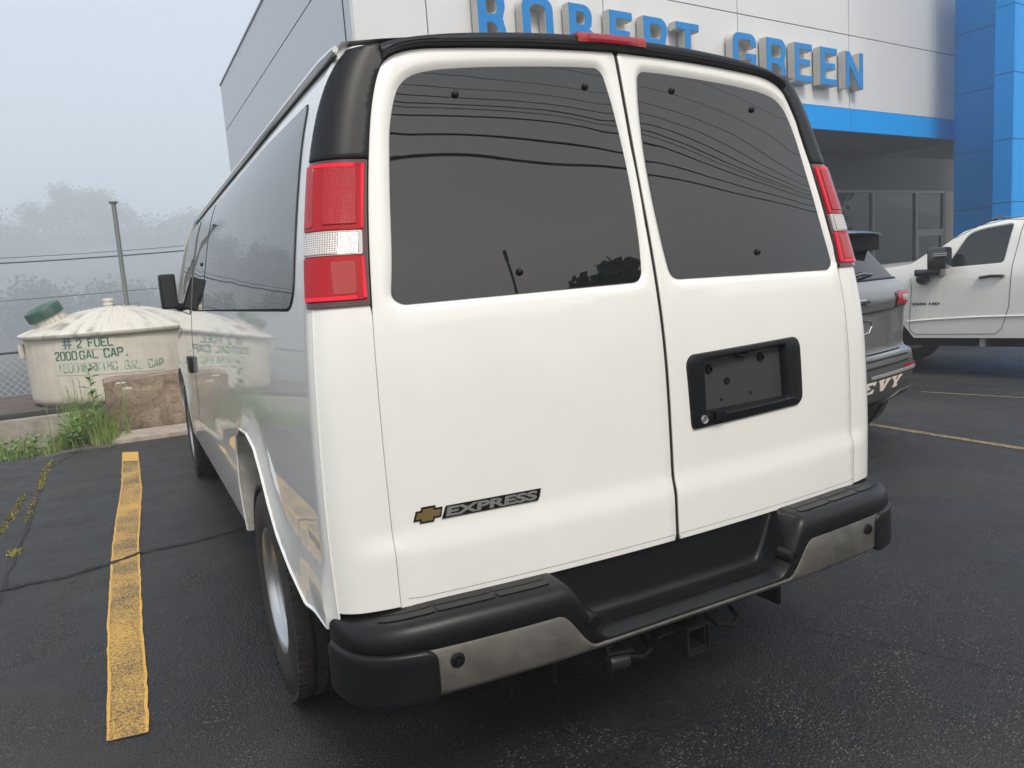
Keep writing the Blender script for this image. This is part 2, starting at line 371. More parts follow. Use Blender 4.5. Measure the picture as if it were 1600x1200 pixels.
def patch(bm, outline, holes, fn, step=.05, rim=None, hrim=None, mi=0, dens=True):
    """triangulated skin over a 2-D outline mapped by fn(a,b,off). rim: [(outset, off)...] rings that turn the edge"""
    ol = densify(outline, step) if dens else list(outline)
    hl = [densify(h, step) if dens else list(h) for h in holes]
    pts = [Vector(p) for p in ol]; edges = [(i, (i+1) % len(ol)) for i in range(len(ol))]
    for h in hl:
        b0 = len(pts); pts += [Vector(p) for p in h]; edges += [(b0+i, b0+(i+1) % len(h)) for i in range(len(h))]
    nb = len(pts)
    xs = [p[0] for p in ol]; ys = [p[1] for p in ol]
    B = np.array([tuple(p) for p in pts])
    SA_ = np.array([tuple(pts[a]) for a, b in edges]); SB_ = np.array([tuple(pts[b]) for a, b in edges]); SD_ = SB_-SA_; SL_ = np.maximum((SD_**2).sum(1), 1e-12)
    nx = int((max(xs)-min(xs))/step)+1; ny = int((max(ys)-min(ys))/step)+1
    for i in range(nx+1):
        for j in range(ny+1):
            q = (min(xs)+(i+.5*(j % 2))*step, min(ys)+j*step)
            qq = np.array(q)-SA_; tt = np.clip((qq*SD_).sum(1)/SL_, 0, 1); 
            if np.min(((qq-SD_*tt[:, None])**2).sum(1)) < (step*.48)**2: continue
            if not inside(q, ol) or any(inside(q, h) for h in hl): continue
            pts.append(Vector(q))
    v2, e2, f2, *_ = geometry.delaunay_2d_cdt(pts, edges, [], 0, 1e-7)
    vs = {}
    uvl = bm.loops.layers.uv.active
    def V(i):
        if i not in vs: vs[i] = bm.verts.new(fn(v2[i][0], v2[i][1], 0.))
        return vs[i]
    for f in f2:
        c0 = (sum(v2[i][0] for i in f)/3, sum(v2[i][1] for i in f)/3)
        if not inside(c0, ol) or any(inside(c0, h) for h in hl): continue
        if len(f) == 3:
            q_ = [v2[i] for i in f]; ar_ = abs((q_[1]-q_[0]).cross(q_[2]-q_[0])); lm_ = max((q_[1]-q_[0]).length, (q_[2]-q_[1]).length, (q_[0]-q_[2]).length)
            if ar_/max(lm_, 1e-9) < .0009 and step < .2: continue
        try:
            fc = bm.faces.new([V(i) for i in f])
        except ValueError: continue
        fc.material_index = mi
        for lp, i in zip(fc.loops, f): lp[uvl].uv = v2[i]
    for loop, rr, sgn in [(ol, rim, 1)]+[(h, hrim[k] if (hrim and isinstance(hrim[0], list)) else hrim, -1) for k, h in enumerate(hl)]:
        if not rr: continue
        prev = [bm.verts.new(fn(p[0], p[1], 0.)) for p in loop]
        for (o, off) in rr:
            lp2 = offs(loop, o*sgn)
            cur = [bm.verts.new(fn(p[0], p[1], off)) for p in lp2]
            for k in range(len(loop)):
                f = bm.faces.new((prev[k], prev[(k+1) % len(loop)], cur[(k+1) % len(loop)], cur[k])); f.material_index = mi
            prev = cur
    bmesh.ops.remove_doubles(bm, verts=bm.verts, dist=1e-5)
def grid(bm, fn, us, vs_, mi=0):
    g = [[bm.verts.new(fn(u, v)) for v in vs_] for u in us]
    uvl = bm.loops.layers.uv.active
    for i in range(len(us)-1):
        for j in range(len(vs_)-1):
            f = bm.faces.new((g[i][j], g[i+1][j], g[i+1][j+1], g[i][j+1])); f.material_index = mi
            for lp, (a, b) in zip(f.loops, ((i, j), (i+1, j), (i+1, j+1), (i, j+1))): lp[uvl].uv = (us[a], vs_[b])
    return g
def lin(a, b, n): return [a+(b-a)*i/(n-1) for i in range(n)]
def spline(xs, ys):
    xs = np.array(xs, float); ys = np.array(ys, float); h = np.diff(xs); n = len(xs)
    A = np.zeros((n, n)); r = np.zeros(n); A[0, 0] = A[-1, -1] = 1
    for i in range(1, n-1):
        A[i, i-1] = h[i-1]; A[i, i] = 2*(h[i-1]+h[i]); A[i, i+1] = h[i]; r[i] = 6*((ys[i+1]-ys[i])/h[i]-(ys[i]-ys[i-1])/h[i-1])
    Mx = np.linalg.solve(A, r).tolist(); X = xs.tolist(); Y = ys.tolist(); Hh = h.tolist()
    import bisect
    def f(x):
        i = min(max(bisect.bisect_left(X, x)-1, 0), n-2); t = x-X[i]; H = Hh[i]
        b = (Y[i+1]-Y[i])/H-H*(2*Mx[i]+Mx[i+1])/6
        return Y[i]+t*(b+t*(Mx[i]/2+t*(Mx[i+1]-Mx[i])/(6*H)))
    return f
def itp(xs, ys):
    X, Y = list(xs), list(ys)
    return lambda x: float(np.interp(x, X, Y))
def sst(a, b, x):
    t = min(max((x-a)/(b-a), 0), 1); return t*t*(3-2*t)
_fc = {}
def text_polys(s, weight=0., shear=0., spacing=1.):
    cu = bpy.data.curves.new('t', 'FONT'); cu.body = s; cu.offset = weight; cu.shear = shear; cu.size = 1; cu.fill_mode = 'BOTH'; cu.extrude = .5
    cu.space_character = spacing; cu.resolution_u = 4
    o = bpy.data.objects.new('t', cu); COL.objects.link(o)
    dg = bpy.context.evaluated_depsgraph_get(); me = bpy.data.meshes.new_from_object(o.evaluated_get(dg))
    V = [tuple(v.co) for v in me.vertices]; F = [tuple(p.vertices) for p in me.polygons]
    bpy.data.objects.remove(o); bpy.data.curves.remove(cu); bpy.data.meshes.remove(me)
    x0, x1 = min(v[0] for v in V), max(v[0] for v in V); y0, y1 = min(v[1] for v in V), max(v[1] for v in V)
    V = [((v[0]-x0)/(x1-x0), (v[1]-y0)/(y1-y0), 1 if v[2] > 0 else 0) for v in V]
    return V, F, (x1-x0)/(y1-y0)
def text(bm, s, fn, weight=0., shear=0., spacing=1., mi_front=0, mi_side=0):
    """fn(u,v,t) with u,v in 0..1 over the text's box and t 0 back / 1 front"""
    V, F, asp = text_polys(s, weight, shear, spacing)
    vs = [bm.verts.new(fn(*v)) for v in V]
    for f in F:
        try: fc = bm.faces.new([vs[i] for i in f])
        except ValueError: continue
        fc.material_index = mi_front if all(V[i][2] == 1 for i in f) else mi_side

# ================================================================== GROUND
def gz(x, y):
    z = -.033*max(0, x-1.6) if x < 9.5 else -.26
    z -= .30*sst(6.9, 8.6, y)*sst(-1.95, -2.4, x)
    z += .10*math.exp(-((x+3.3)/.75)**2-((y-5.6)/1.8)**2)
    z += .04*math.exp(-((x+1.2)/.5)**2-((y-10)/2)**2)*0
    if y > 13.4 and x < 1.4: z -= 2.2*sst(13.4, 22, y)
    if x < -6: z -= 1.6*sst(-6, -16, x)
    return z
def axis(lo, hi, nlo, nhi, step):
    a = list(np.arange(nlo, nhi+1e-6, step)); s = step; x = nhi
    while x < hi: s *= 1.5; x += s; a.append(min(x, hi))
    s = step; x = nlo
    while x > lo: s *= 1.5; x -= s; a.insert(0, max(x, lo))
    return a
bm = BM(); ax = axis(-400, 400, -8, 12, .25); ay = axis(-400, 400, -5, 18, .25)
grid(bm, lambda x, y: Vector((x, y, gz(x, y))), ax, ay)
tag(obj('ground', bm, ASPH), kind='structure')

def gp(x, y, h=0): return Vector((x, y, gz(x, y)+h))
def ribbon(bm, Lp, Rp, h, mi=0):
    a = [bm.verts.new(gp(*p, h)) for p in Lp]; b = [bm.verts.new(gp(*p, h)) for p in Rp]
    for i in range(len(a)-1):
        f = bm.faces.new((a[i], b[i], b[i+1], a[i+1])); f.material_index = mi
def resamp(P, n):
    P = [np.array(p[:2]) for p in P]; d = [0]
    for a, b in zip(P, P[1:]): d.append(d[-1]+float(np.linalg.norm(b-a)))
    return [tuple(np.interp(t, d, [p[k] for p in P]) for k in (0, 1)) for t in lin(0, d[-1], n)]
# yellow bay line beside the van (surveyed edges)
Le = [G(*p) for p in ((167, 1160), (168, 1060), (168, 980), (172, 900), (176, 850), (183, 800), (190, 760), (191, 708))]
Re = [G(*p) for p in ((234, 1145), (230, 1060), (223, 980), (220, 900), (217, 850), (220, 800), (222, 765), (216, 707))]
n = 90; Lr, Rr = resamp(Le, n), resamp(Re, n)
def jit(P, a): return [(p[0]+random.gauss(0, a), p[1]) for p in P]
Lr, Rr = jit(Lr, .0016), jit(Rr, .0016)
bm = BM(); ribbon(bm, Lr, Rr, .004)
yl = tag(obj('parking_line', bm, YEL), 'worn yellow parking line on the asphalt left of the white van', 'parking line', kind='structure')
bm = BM()
e = .007
ribbon(bm, Lr, [(p[0]+e+random.uniform(0, .006), p[1]) for p in Lr], .0065); ribbon(bm, [(p[0]-e-random.uniform(0, .006), p[1]) for p in Rr], Rr, .0065)
ribbon(bm, Lr[-9:], Rr[-9:], .0085)
obj('line_edge', bm, YELE, yl)
# thin bay line on the right
bm = BM(); A, B = np.array([4.57, 2.72]), np.array([4.50, -1.5]); A2 = np.array([4.5, 8.0])
P = resamp([A2, A, B], 80); ribbon(bm, jit([(p[0]-.045, p[1]) for p in P], .004), jit([(p[0]+.045, p[1]) for p in P], .004), .004)
tag(obj('parking_line', bm, YELF), 'faded yellow parking line running out from beneath the grey SUV', 'parking line', kind='structure')
bm = BM(); P = resamp([(5.5, 4.35), (7.4, 2.6), (9.5, 0.6)], 60); P = resamp([G(1440, 590), G(1620, 597)], 40)
ribbon(bm, [(p[0]-.022, p[1]-.022) for p in P], [(p[0]+.022, p[1]+.022) for p in P], .004)
tag(obj('parking_line', bm, YELF), 'faint worn yellow line near the white pickup truck', 'parking line', kind='structure')
# cracks
def crack(pts, w0, w1, name='pavement_crack', h=.004):
    n = 70; P = resamp([G(*p) if len(p) == 2 else p for p in pts], n)
    P = [(p[0]+random.gauss(0, .004), p[1]+random.gauss(0, .007)) for p in P]
    Lp, Rp = [], []
    for i, p in enumerate(P):
        q, s = P[max(i-1, 0)], P[min(i+1, n-1)]; t = np.array(s)-np.array(q); t = t/np.linalg.norm(t); nn = np.array([-t[1], t[0]])
        ww = (w0+(w1-w0)*i/n)*random.uniform(.35, 1.25)/2
        Lp.append(tuple(np.array(p)+nn*ww)); Rp.append(tuple(np.array(p)-nn*ww))
    bm = BM(); ribbon(bm, Lp, Rp, h); return tag(obj(name, bm, ASPHC), kind='structure')
crack([(-10, 928), (40, 914), (100, 903), (170, 882), (230, 862), (300, 848), (395, 822)], .05, .03, h=.008)
crack([(150, 690), (75, 735), (60, 775), (42, 830), (25, 870), (5, 920), (-20, 1000)], .03, .02)
crack([(40, 775), (20, 810), (0, 830), (-15, 850)], .035, .02)
crack([(1250, 980), (1400, 1010), (1620, 1060)], .006, .004)
# kerb strip before the block, soil strip
bm = BM()
P = [(-1.66, 7.28), (2.2, 7.15), (2.2, 7.88), (-1.58, 7.88)]
prism(bm, P, lambda p: gp(*p, .045), lambda p: gp(*p, -.1)); fixn(bm)
tag(obj('kerb', bm, KERB, smooth=0), kind='structure')
bm = BM(); grid(bm, lambda x, y: gp(x, y, .018*random.uniform(.2, 1.6)*sst(-2.45, -2.3, x)*sst(7.1, 7.35, y)-.01*(1-sst(7.1, 7.35, y))), lin(-2.45, -1.6, 18), lin(7.1, 9.7, 40))
tag(obj('soil_strip', bm, SOIL), kind='structure')

# ================================================================== PASSENGER VAN
van = tag(empty('passenger_van', (0, 0, 0)), 'white full-size passenger van seen from behind with black roof trim and two rear doors', 'van')
W = spline([.25, .45, .62, .85, 1.1, 1.4, 1.6, 1.77, 1.92, 2.04, 2.14], [.955, .975, .985, .99, .985, .962, .928, .892, .85, .79, .70])
_yr = spline([.3, .62, .90, 1.0, 1.2, 1.4, 1.6, 1.8, 2.0, 2.14], [-.051, -.054, -.0545, -.053, -.045, -.02, .02, .065, .108, .14])
def ledge(z): return .011*(1-sst(.790, .842, z))*sst(.55, .66, z)
def YR(z): return _yr(z)-ledge(z)
RC, BOW = .075, .07; LA = RC*PI/2
ARCH_R = [(.285, .598), (.469, .630), (.646, .690), (.78, .765), (.87, .85), (.97, .915), (1.137, .945), (1.33, .935), (1.46, .89), (1.52, .80), (1.545, .66), (1.55, .46)]
ARCH_F = [(4.45, .45), (4.46, .60), (4.54, .76), (4.68, .87), (4.90, .925), (5.10, .925), (5.32, .87), (5.46, .76), (5.54, .6), (5.55, .42)]
def pdist(p, P):
    best = 9
    for a, b in zip(P, P[1:]):
        ax_, ay_ = a; dx, dy = b[0]-ax_, b[1]-ay_; t = max(0, min(1, ((p[0]-ax_)*dx+(p[1]-ay_)*dy)/(dx*dx+dy*dy)))
        best = min(best, math.hypot(p[0]-ax_-t*dx, p[1]-ay_-t*dy))
    return best
def flare(y, z):
    f = .015*(1-sst(.66, .80, z))*sst(-.02, .10, y)
    if z < 1.1 and (0 < y < 2.0 or 4 < y < 6):
        d = min(pdist((y, z), ARCH_R), pdist((y, z), ARCH_F)); f = max(f, .0)+.021*math.exp(-(d/.045)**2)*(1-.5*(1-sst(.66, .8, z)))
    if y > 5.3: f -= .16*((y-5.3)/.7)**2.5
    if y > 4.5 and z > 1.1: f -= .05*sst(4.5, 5.9, y)*sst(1.1, 1.3, z)
    return f
def bodyP(b, z, s):
    ww = W(z); x0 = ww-RC; y0 = _yr(z)-ledge(z)*(1-sst(-.07, .05, b))
    if b <= 0:
        x = x0+b; return Vector((s*x, y0+BOW*x*x, z))
    y1 = y0+BOW*x0*x0
    if b < LA:
        a = b/RC; return Vector((s*(x0+RC*math.sin(a)), y1+RC*(1-math.cos(a))+2*BOW*x0*RC*math.sin(a)*(1-b/LA), z))
    y = y1+RC+(b-LA)
    return Vector((s*(ww+flare(y, z)), y, z))
def wrapn(P):
    """P(a,b) -> adds offset along outward normal"""
    def fn(a, b, off, s):
        p = P(a, b, s)
        if off == 0: return p
        d = 2e-3; n_ = (P(a+d, b, s)-P(a-d, b, s)).cross(P(a, b+d, s)-P(a, b-d, s))*s
        n_.normalize(); return p+n_*off
    return fn
_bf = wrapn(bodyP)
def bfn(s): return lambda a, b, o=0.: _bf(a, b, o, s)      # (b, z)
def sideP(y, z, s): return Vector((s*(W(z)+flare(y, z)), y, z))
_sf = wrapn(sideP)
def sfn(s): return lambda a, b, o=0.: _sf(a, b, o, s)      # (y, z)
def rearfn(x, z, o=0.):
    y = YR(z)+BOW*x*x; gx = 2*BOW*x; g = (YR(z+.002)-YR(z-.002))/.004
    n_ = Vector((gx, -1, g)).normalized(); return Vector((x, y, z))+n_*o
XE = spline([.60, .8, 1.0, 1.2, 1.4, 1.632, 1.758, 1.87, 1.968, 2.0], [.829, .831, .832, .829, .817, .790, .769, .746, .715, .700])
# check normal sign: rear normal must look to -Y
assert bfn(1)(-.3, 1., .1).y < bfn(1)(-.3, 1., 0.).y and bfn(-1)(-.3, 1., .1).y < bfn(-1)(-.3, 1., 0.).y
assert sfn(1)(2, 1., .1).x > sfn(1)(2, 1., 0).x, 'side'

RIM = [(.0012, -.0008), (.002, -.003), (.002, -.018)]
bm = BM()
for s in (1, -1):
    # corner post, door gap to seam
    zs = lin(.655, 2.05, 30)
    ol = [(XE(z)+.0035+.006*sst(1.39, 1.41, z)-(W(z)-RC), z) for z in zs]+[(.078, z) for z in reversed(zs)]
    patch(bm, ol, [], bfn(s), .022, rim=[(.0, -.02)])
    # seam to side
    b2 = lambda z: LA+(.24-(_yr(z)+BOW*(W(z)-RC)**2)-RC)
    zs = lin(.60, 2.062, 40)
    patch(bm, [(.078, z) for z in zs]+[(b2(z), z) for z in reversed(zs)], [], bfn(s), .02)
    tube(bm, [bfn(s)(.076, z, .0005) for z in lin(.64, 1.40, 30)], .0032, 6)
    # side
    ol = [(.24, .60)]+ARCH_R[0:]+[(1.62, .455), (4.40, .43)]+ARCH_F[1:]+[(5.58, .42), (5.92, .45), (5.98, .70), (5.98, 1.05), (5.90, 1.14), (5.5, 1.22), (5.16, 1.34), (4.5, 2.03), (4.3, 2.062), (3, 2.066), (.8, 2.066), (.24, 2.062)]
    ol[1] = (.30, .60)
    patch(bm, ol, [], sfn(s), .03, rim=[(0, -.012)])
    Q = densify([(.10, .601)]+ARCH_R, .02, closed=False); tube(bm, [sfn(s)(q[0], q[1]+.004, -.001) for q in Q], [.003+.003*min(1, k/8) for k in range(len(Q))], 6)
    # wheel-arch returns
    for AR in (ARCH_R, ARCH_F):
        A = densify(AR, .05, closed=False)
        grid(bm, lambda i, t: Vector((s*(W(A[i][1])+flare(*A[i])-.002-t*.17), A[i][0], A[i][1]-.002)), list(range(len(A))), [0, .05, .3, 1], mi=1)
fixn(bm)
obj('body', bm, [WHITE, WHITED], van, smooth=35)
# inner dark structure that stops the eye through gaps
bm = BM()
box(bm, -.80, .80, .10, 5.6, .34, .62); box(bm, -.78, .78, .02, .12, .50, .80)
grid(bm, lambda x, z: rearfn(x*XE(z)/.83*1.01, z, -.03), lin(-.83, .83, 20), lin(.62, 2.03, 24))
for s in (-1, 1):
    grid(bm, lambda y, z: sideP(y, z, s)-Vector((s*.10, 0, 0)), lin(.25, 4.4, 12), lin(.85, 1.3, 4))
obj('underbody', bm, DARK, van)
bm = BM(); tube(bm, [(-.35, .6, .36), (-.35, 3.5, .36)], .045, 12); tube(bm, [(-.9, 1.0, .34), (.9, 1.0, .34)], .05, 12); tube(bm, [(-.55, .02, .40), (-.56, .5, .38), (-.4, 1.2, .38)], .03, 10)
obj('axle_and_exhaust', bm, DARK, van)
# roof
bm = BM()
def roofz(x, y): return 2.055+.075*(1-(abs(x)/.79)**2.4)*min(1, (y+.2)/.5)+.01*math.sin(PI*min(max(y/4.5, 0), 1))
grid(bm, lambda x, y: Vector((x, y, roofz(x, y))), lin(-.79, .79, 17), lin(.17, 4.5, 24))
obj('roof', bm, WHITE, van)
# drip rails
for s in (-1, 1):
    bm = BM()
    zr = itp([.16, .3, .6, 1.2, 3.0, 4.4], [2.036, 2.047, 2.062, 2.076, 2.070, 2.052])
    pts = [Vector((s*(W(zr(y)-.012)+.006), y, zr(y))) for y in lin(.17 if s < 0 else .30, 4.4, 30)]
    pts += [Vector((s*(W(z)+.004), 4.5+(2.03-z)*.957, z)) for z in lin(2.03, 1.40, 10)]
    tube(bm, pts, [.008]+[.013]*(len(pts)-2)+[.006], 8)
    obj('drip_rail', bm, WHITE if s > 0 else WHITE, van)
    bm = BM(); tube(bm, [p-Vector((0, 0, .016)) for p in pts[:30]], .004, 6); obj('rail_seal', bm, GAP, van)
# windscreen, bonnet, nose
bm = BM(); grid(bm, lambda x, t: Vector((x*(.80+.12*t), 4.5+.66*t-.10*(1-x*x)*0+.12*(1-x*x), 2.06-.70*t)), lin(-1, 1, 13), lin(0, 1, 6)); obj('windscreen', bm, CARGLASS, van)
bm = BM(); grid(bm, lambda x, y: Vector((x*(.93-.16*sst(5.3, 6, y)), y, 1.38-.17*((y-5.1)/.85)**1.6+.03*(1-x*x))), lin(-1, 1, 13), lin(5.1, 5.98, 10))
grid(bm, lambda x, z: Vector((x*.86, 5.95+.09*(1-x*x)-.06*max(0, (z-.95)/.3), z)), lin(-1, 1, 15), lin(.40, 1.2, 8)); obj('bonnet', bm, WHITE, van)
bm = BM(); box(bm, -.5, .5, 6.02, 6.09, .72, 1.0, bev=.01); obj('grille', bm, BLACKP, van)
bm = BM(); box(bm, -.9, .9, 5.95, 6.13, .42, .66, bev=.03); obj('front_bumper', bm, BLACKP, van)
for s in (-1, 1):
    bm = BM(); box(bm, min(s*.52, s*.84), max(s*.52, s*.84), 5.98, 6.06, .74, .98, bev=.01); obj('headlight', bm, CLEAR, van)

# ---- side windows (y, z)
def swin(name, ol, s, rad):
    o2 = roundpoly(ol, rad, 6)
    bm = BM(); patch(bm, o2, [], lambda a, b, o=0.: sfn(s)(a, b, o+.0015), .06, rim=[(.004, -.003)]); fixn(bm)
    r_ = obj(name, bm, GAP, van)
    bm = BM(); patch(bm, offs(o2, -.006), [], lambda a, b, o=0.: sfn(s)(a, b, o+.004), .05, rim=[(.002, -.004)]); fixn(bm)
    obj('pane', bm, GLASS, r_)
    return r_
def zt(y): return float(np.interp(y, [.34, .7, 1.2, 2.5, 4.4], [1.952, 1.975, 1.985, 1.985, 1.975]))
for s in (-1, 1):
    swin('side_window', [(.235, 1.402), (2.76, 1.398), (2.74, zt(2.74)), (1.2, zt(1.2)), (.345, zt(.345))], s, [.10, .02, .02, .01, .05])
    swin('side_window', [(2.80, 1.398), (3.56, 1.396), (3.54, zt(3.5)), (2.78, zt(2.8))], s, [.02, .04, .04, .02])
    swin('side_window', [(3.70, 1.37), (5.04, 1.40), (4.50, 1.95), (4.36, zt(4.36)), (3.68, 1.985)], s, [.04, .08, .06, .04, .04])
    bm = BM(); lathe(bm, [(0, .008), (.010, .007), (.013, .0)], Matrix.Translation(sfn(s)(3.02, 1.665, .004)) @ Matrix.Rotation(s*PI/2, 4, 'Y'), 16); obj('bolt_cap', bm, GAP, van)
    # front door gap lines, handle, fuel/side trim
    bm = BM()
    for pl in ([(3.63, .70), (3.63, 1.36), (3.60, 2.02)],):
        Q = densify(pl, .05, closed=False); tube(bm, [sfn(s)(q[0], q[1], -.001) for q in Q], .0028, 6)
    obj('door_gap', bm, GAP, van)
    bm = BM()
    M_ = Matrix.Translation(sfn(s)(3.83, 1.03, .012)) @ Matrix.Rotation(0, 4, 'X'); box(bm, -.016, .016, -.09, .09, -.055, .055, M=M_, bev=.008); obj('door_handle', bm, BLACKP, van)
    # mirror
    bm = BM()
    x = 1.03
    M_ = Matrix.Translation((s*1.035, 4.66, 1.55)) @ Matrix.Rotation(R(-4*s), 4, 'Z')
    box(bm, -.058, .058, -.03, .08, -.135, .135, M=M_, bev=.018)
    tube(bm, [(s*.93, 4.70, 1.41), (s*.98, 4.69, 1.43), (s*1.02, 4.68, 1.45)], [.035, .03, .028], 10)
    mo = obj('door_mirror', bm, BLACKP, van)
    bm = BM(); grid(bm, lambda u, v: M_ @ Vector((u, -.0315, v)), [-.045, .045], [-.118, .118]); obj('mirror_glass', bm, mat('mirror_glass', (.30, .29, .27), .15, 1), mo)

# ---- rear doors (x, z)
SEAM = .008
zlip = .652
def door_outline(s):
    o = [(SEAM+s*.012, zlip)]
    outer = [(XE(z), z) for z in (zlip, .75, .85, .95, 1.05, 1.15, 1.25, 1.35, 1.45, 1.55, 1.65, 1.758, 1.87, 1.965)]+[(.683, 2.015), (.62, 2.040), (.515, 2.051), (.33, 2.062), (.126, 2.069), (0.0, 2.072)]
    # smooth outer curve
    t = list(range(len(outer))); fx = spline(t, [p[0] for p in outer]); fz = spline(t, [p[1] for p in outer])
    P = [outer[0]]+[(fx(k), fz(k)) for k in lin(1, len(outer)-1, 60)]
    pts = [(s*p[0], p[1]) for p in P[:-1]]
    o += pts; o += [(SEAM+s*.012, 2.0715), (SEAM+s*.008, 2.062)]
    o += [(SEAM+s*.0075, 1.5), (SEAM+s*.0075, .9), (SEAM+s*.0075, .67)]
    return o
def glass_outline(s):
    P = [(-.036, 1.409), (-.745, 1.399), (-.770, 1.42), (-.752, 1.52), (-.732, 1.678), (-.706, 1.839), (-.690, 1.895), (-.668, 1.95), (-.628, 1.983), (-.56, 2.0), (-.44, 2.012), (-.30, 2.021), (-.14, 2.029), (-.062, 2.030), (-.044, 2.010), (-.030, 1.925), (-.0175, 1.777), (-.017, 1.63), (-.024, 1.50)]
    rad = [.035, .04, .03, .1, .1, .1, .06, .06, .05, .05, .1, .1, .08, .03, .03, .1, .1, .1, .1]
    P = roundpoly(P, rad, 6)
    if s > 0: P = [(2*SEAM-p[0]+.016, p[1]) for p in P][::-1]
    return P
GO = {s: glass_outline(s) for s in (-1, 1)}
PLATE = roundpoly([(.090, .968), (.545, .978), (.566, .998), (.564, 1.172), (.548, 1.196), (.098, 1.186), (.080, 1.165), (.086, .985)], [.02]*8, 5)
HR = [(.006, -.0012), (.012, -.004), (.019, -.0085), (.0215, -.0105), (.0215, -.03)]
doors = {}
for s in (-1, 1):
    bm = BM()
    holes = [offs(GO[s], .020)]
    if s > 0: holes.append(offs(PLATE, -.004))
    patch(bm, door_outline(s), holes, rearfn, .03, rim=[(.0015, -.001), (.0025, -.004), (.0025, -.022)], hrim=[HR, [(.0, -.004), (.0, -.02)]])
    fixn(bm)
    d = doors[s] = obj('rear_door', bm, WHITE, van, smooth=35)
    d['label'] = 'plain rear door with the nameplate' if s < 0 else 'rear door with the empty licence plate recess'
    # glass with rubber edge
    bm = BM(); patch(bm, offs(GO[s], .003), [], lambda a, b, o=0.: rearfn(a, b, o-.0105), .05); wf = obj('window', bm, GAP, d)
    bm = BM(); patch(bm, offs(GO[s], -.003), [], lambda a, b, o=0.: rearfn(a, b, o-.0075+.0045*math.sin(0)), .045, rim=[(.002, -.004)]); fixn(bm); obj('pane', bm, GLASS, wf)
    for (px, pz) in (((-.515, 1.933), (-.115, 1.970), (-.419, 1.462)) if s < 0 else ((.20, 1.975), (.535, 1.935), (.435, 1.475))):
        bm = BM(); lathe(bm, [(0, .010), (.005, .0095), (.0085, .007), (.010, .003), (.010, 0)], Matrix.Translation(rearfn(px, pz, -.0075)) @ Matrix.Rotation(PI/2+.2, 4, 'X'), 20); obj('bolt_cap', bm, TRIM, d)
    if s > 0:
        bm = BM(); tube(bm, [rearfn(SEAM, z, -.0075) for z in lin(.655, 2.066, 50)], .0072, 6, True); obj('door_seal', bm, GAP, van)
    bm = BM(); tube(bm, [rearfn(s*(XE(z)+.0045), z, -.004) for z in lin(1.40, 1.99, 24)], .0052, 6, True); obj('door_seal', bm, GAP, van)
    # hem line and lower lip
    bm = BM(); tube(bm, [rearfn(SEAM+s*.01+s*t, .668+.004*(t > .8), -.0006) for t in lin(0, .81, 24)], .0012, 5); obj('hem_line', bm, mat('seal_grey', (.22, .22, .21), .6), d)

# plate recess
d = doors[1]
fr = lambda a, b, o=0.: rearfn(a, b, o)
inner = roundpoly([(.138, 1.003), (.500, 1.006), (.494, 1.182), (.140, 1.172)], .012, 4)
bm = BM(); patch(bm, offs(PLATE, -.004), [inner], lambda a, b, o=0.: rearfn(a, b, o+.0085), .03, rim=[(.004, -.002), (.0065, -.010)], hrim=[(.002, -.002), (.004, -.02), (.008, -.045)])
fixn(bm); pr = obj('plate_recess', bm, BLACKP, d)
bm = BM(); patch(bm, offs(inner, .01), [], lambda a, b, o=0.: rearfn(a, b, -.030+.012*(a-.14)/.36), .05); obj('recess_back', bm, mat('recess_plastic', (.040, .041, .044), .5), pr)
bm = BM()
bk_ = lambda x: -.030+.012*(x-.14)/.36
for x, z in ((.19, 1.135), (.405, 1.148)): lathe(bm, [(0, .001), (.006, .001), (.0065, .009), (.011, .009), (.014, .004), (.014, 0)], Matrix.Translation(rearfn(x, z, bk_(x))) @ Matrix.Rotation(PI/2, 4, 'X'), 20)
for x, z in ((.235, 1.035), (.355, 1.04)): lathe(bm, [(0, .002), (.005, .002), (.005, 0)], Matrix.Translation(rearfn(x, z, bk_(x))) @ Matrix.Rotation(PI/2, 4, 'X'), 12)
lathe(bm, [(0, .004), (.010, .004), (.012, 0)], Matrix.Translation(rearfn(.26, 1.09, bk_(.26))) @ Matrix.Rotation(PI/2, 4, 'X'), 16)
tube(bm, [rearfn(.295, 1.166, -.015), rearfn(.32, 1.160, -.012), rearfn(.35, 1.166, -.015)], .006, 8)
objs('plate_clip', bm, TRIM, pr)
bm = BM(); tube(bm, [rearfn(.20, .997, .006), rearfn(.35, .999, .008), rearfn(.52, 1.002, .006)], .006, 8)
box(bm, .165, .205, -.075, -.048, .985, 1.012, bev=.004); obj('handle', bm, BLACKP, pr)
bm = BM(); lathe(bm, [(0, .004), (.009, .004), (.011, .007), (.013, .004), (.013, 0)], Matrix.Translation(rearfn(.128, .993, .0075)) @ Matrix.Rotation(PI/2, 4, 'X'), 24); obj('key_lock', bm, STEEL, pr)

# nameplate EXPRESS and bowtie on left door: badge frame runs from (-.776,.863) to (-.437,.873)
d = doors[-1]
def badge(u, v, t, h=.003):   # u 0..1 along, v 0..1 up
    x = -.706+u*.270+v*.007; z = .858+v*.031-.001*u; return rearfn(x, z, .0015+h*t)
bm = BM(); P = [(0, 0), (.985, 0), (1.0, .35), (1.0, 1), (.02, 1)]
prism(bm, P, lambda p: badge(p[0], p[1], 0), lambda p: badge(p[0], p[1], 1)); fixn(bm); np_ = obj('nameplate', bm, TRIM, d, smooth=0)
bm = BM(); text(bm, 'EXPRESS', lambda u, v, t: badge(.035+u*.93, .12+v*.78, 1, .003)+Vector((0, -.0015*t, 0)), .035, .0, .98)
fixn(bm); obj('lettering', bm, BADGE, np_, smooth=0)
bt = [(-.010, .22), (.24, .22), (.235, .0), (.72, .0), (.735, .26), (1.0, .26), (1.03, .80), (.73, .80), (.745, 1.0), (.27, 1.0), (.26, .76), (.05, .76)]
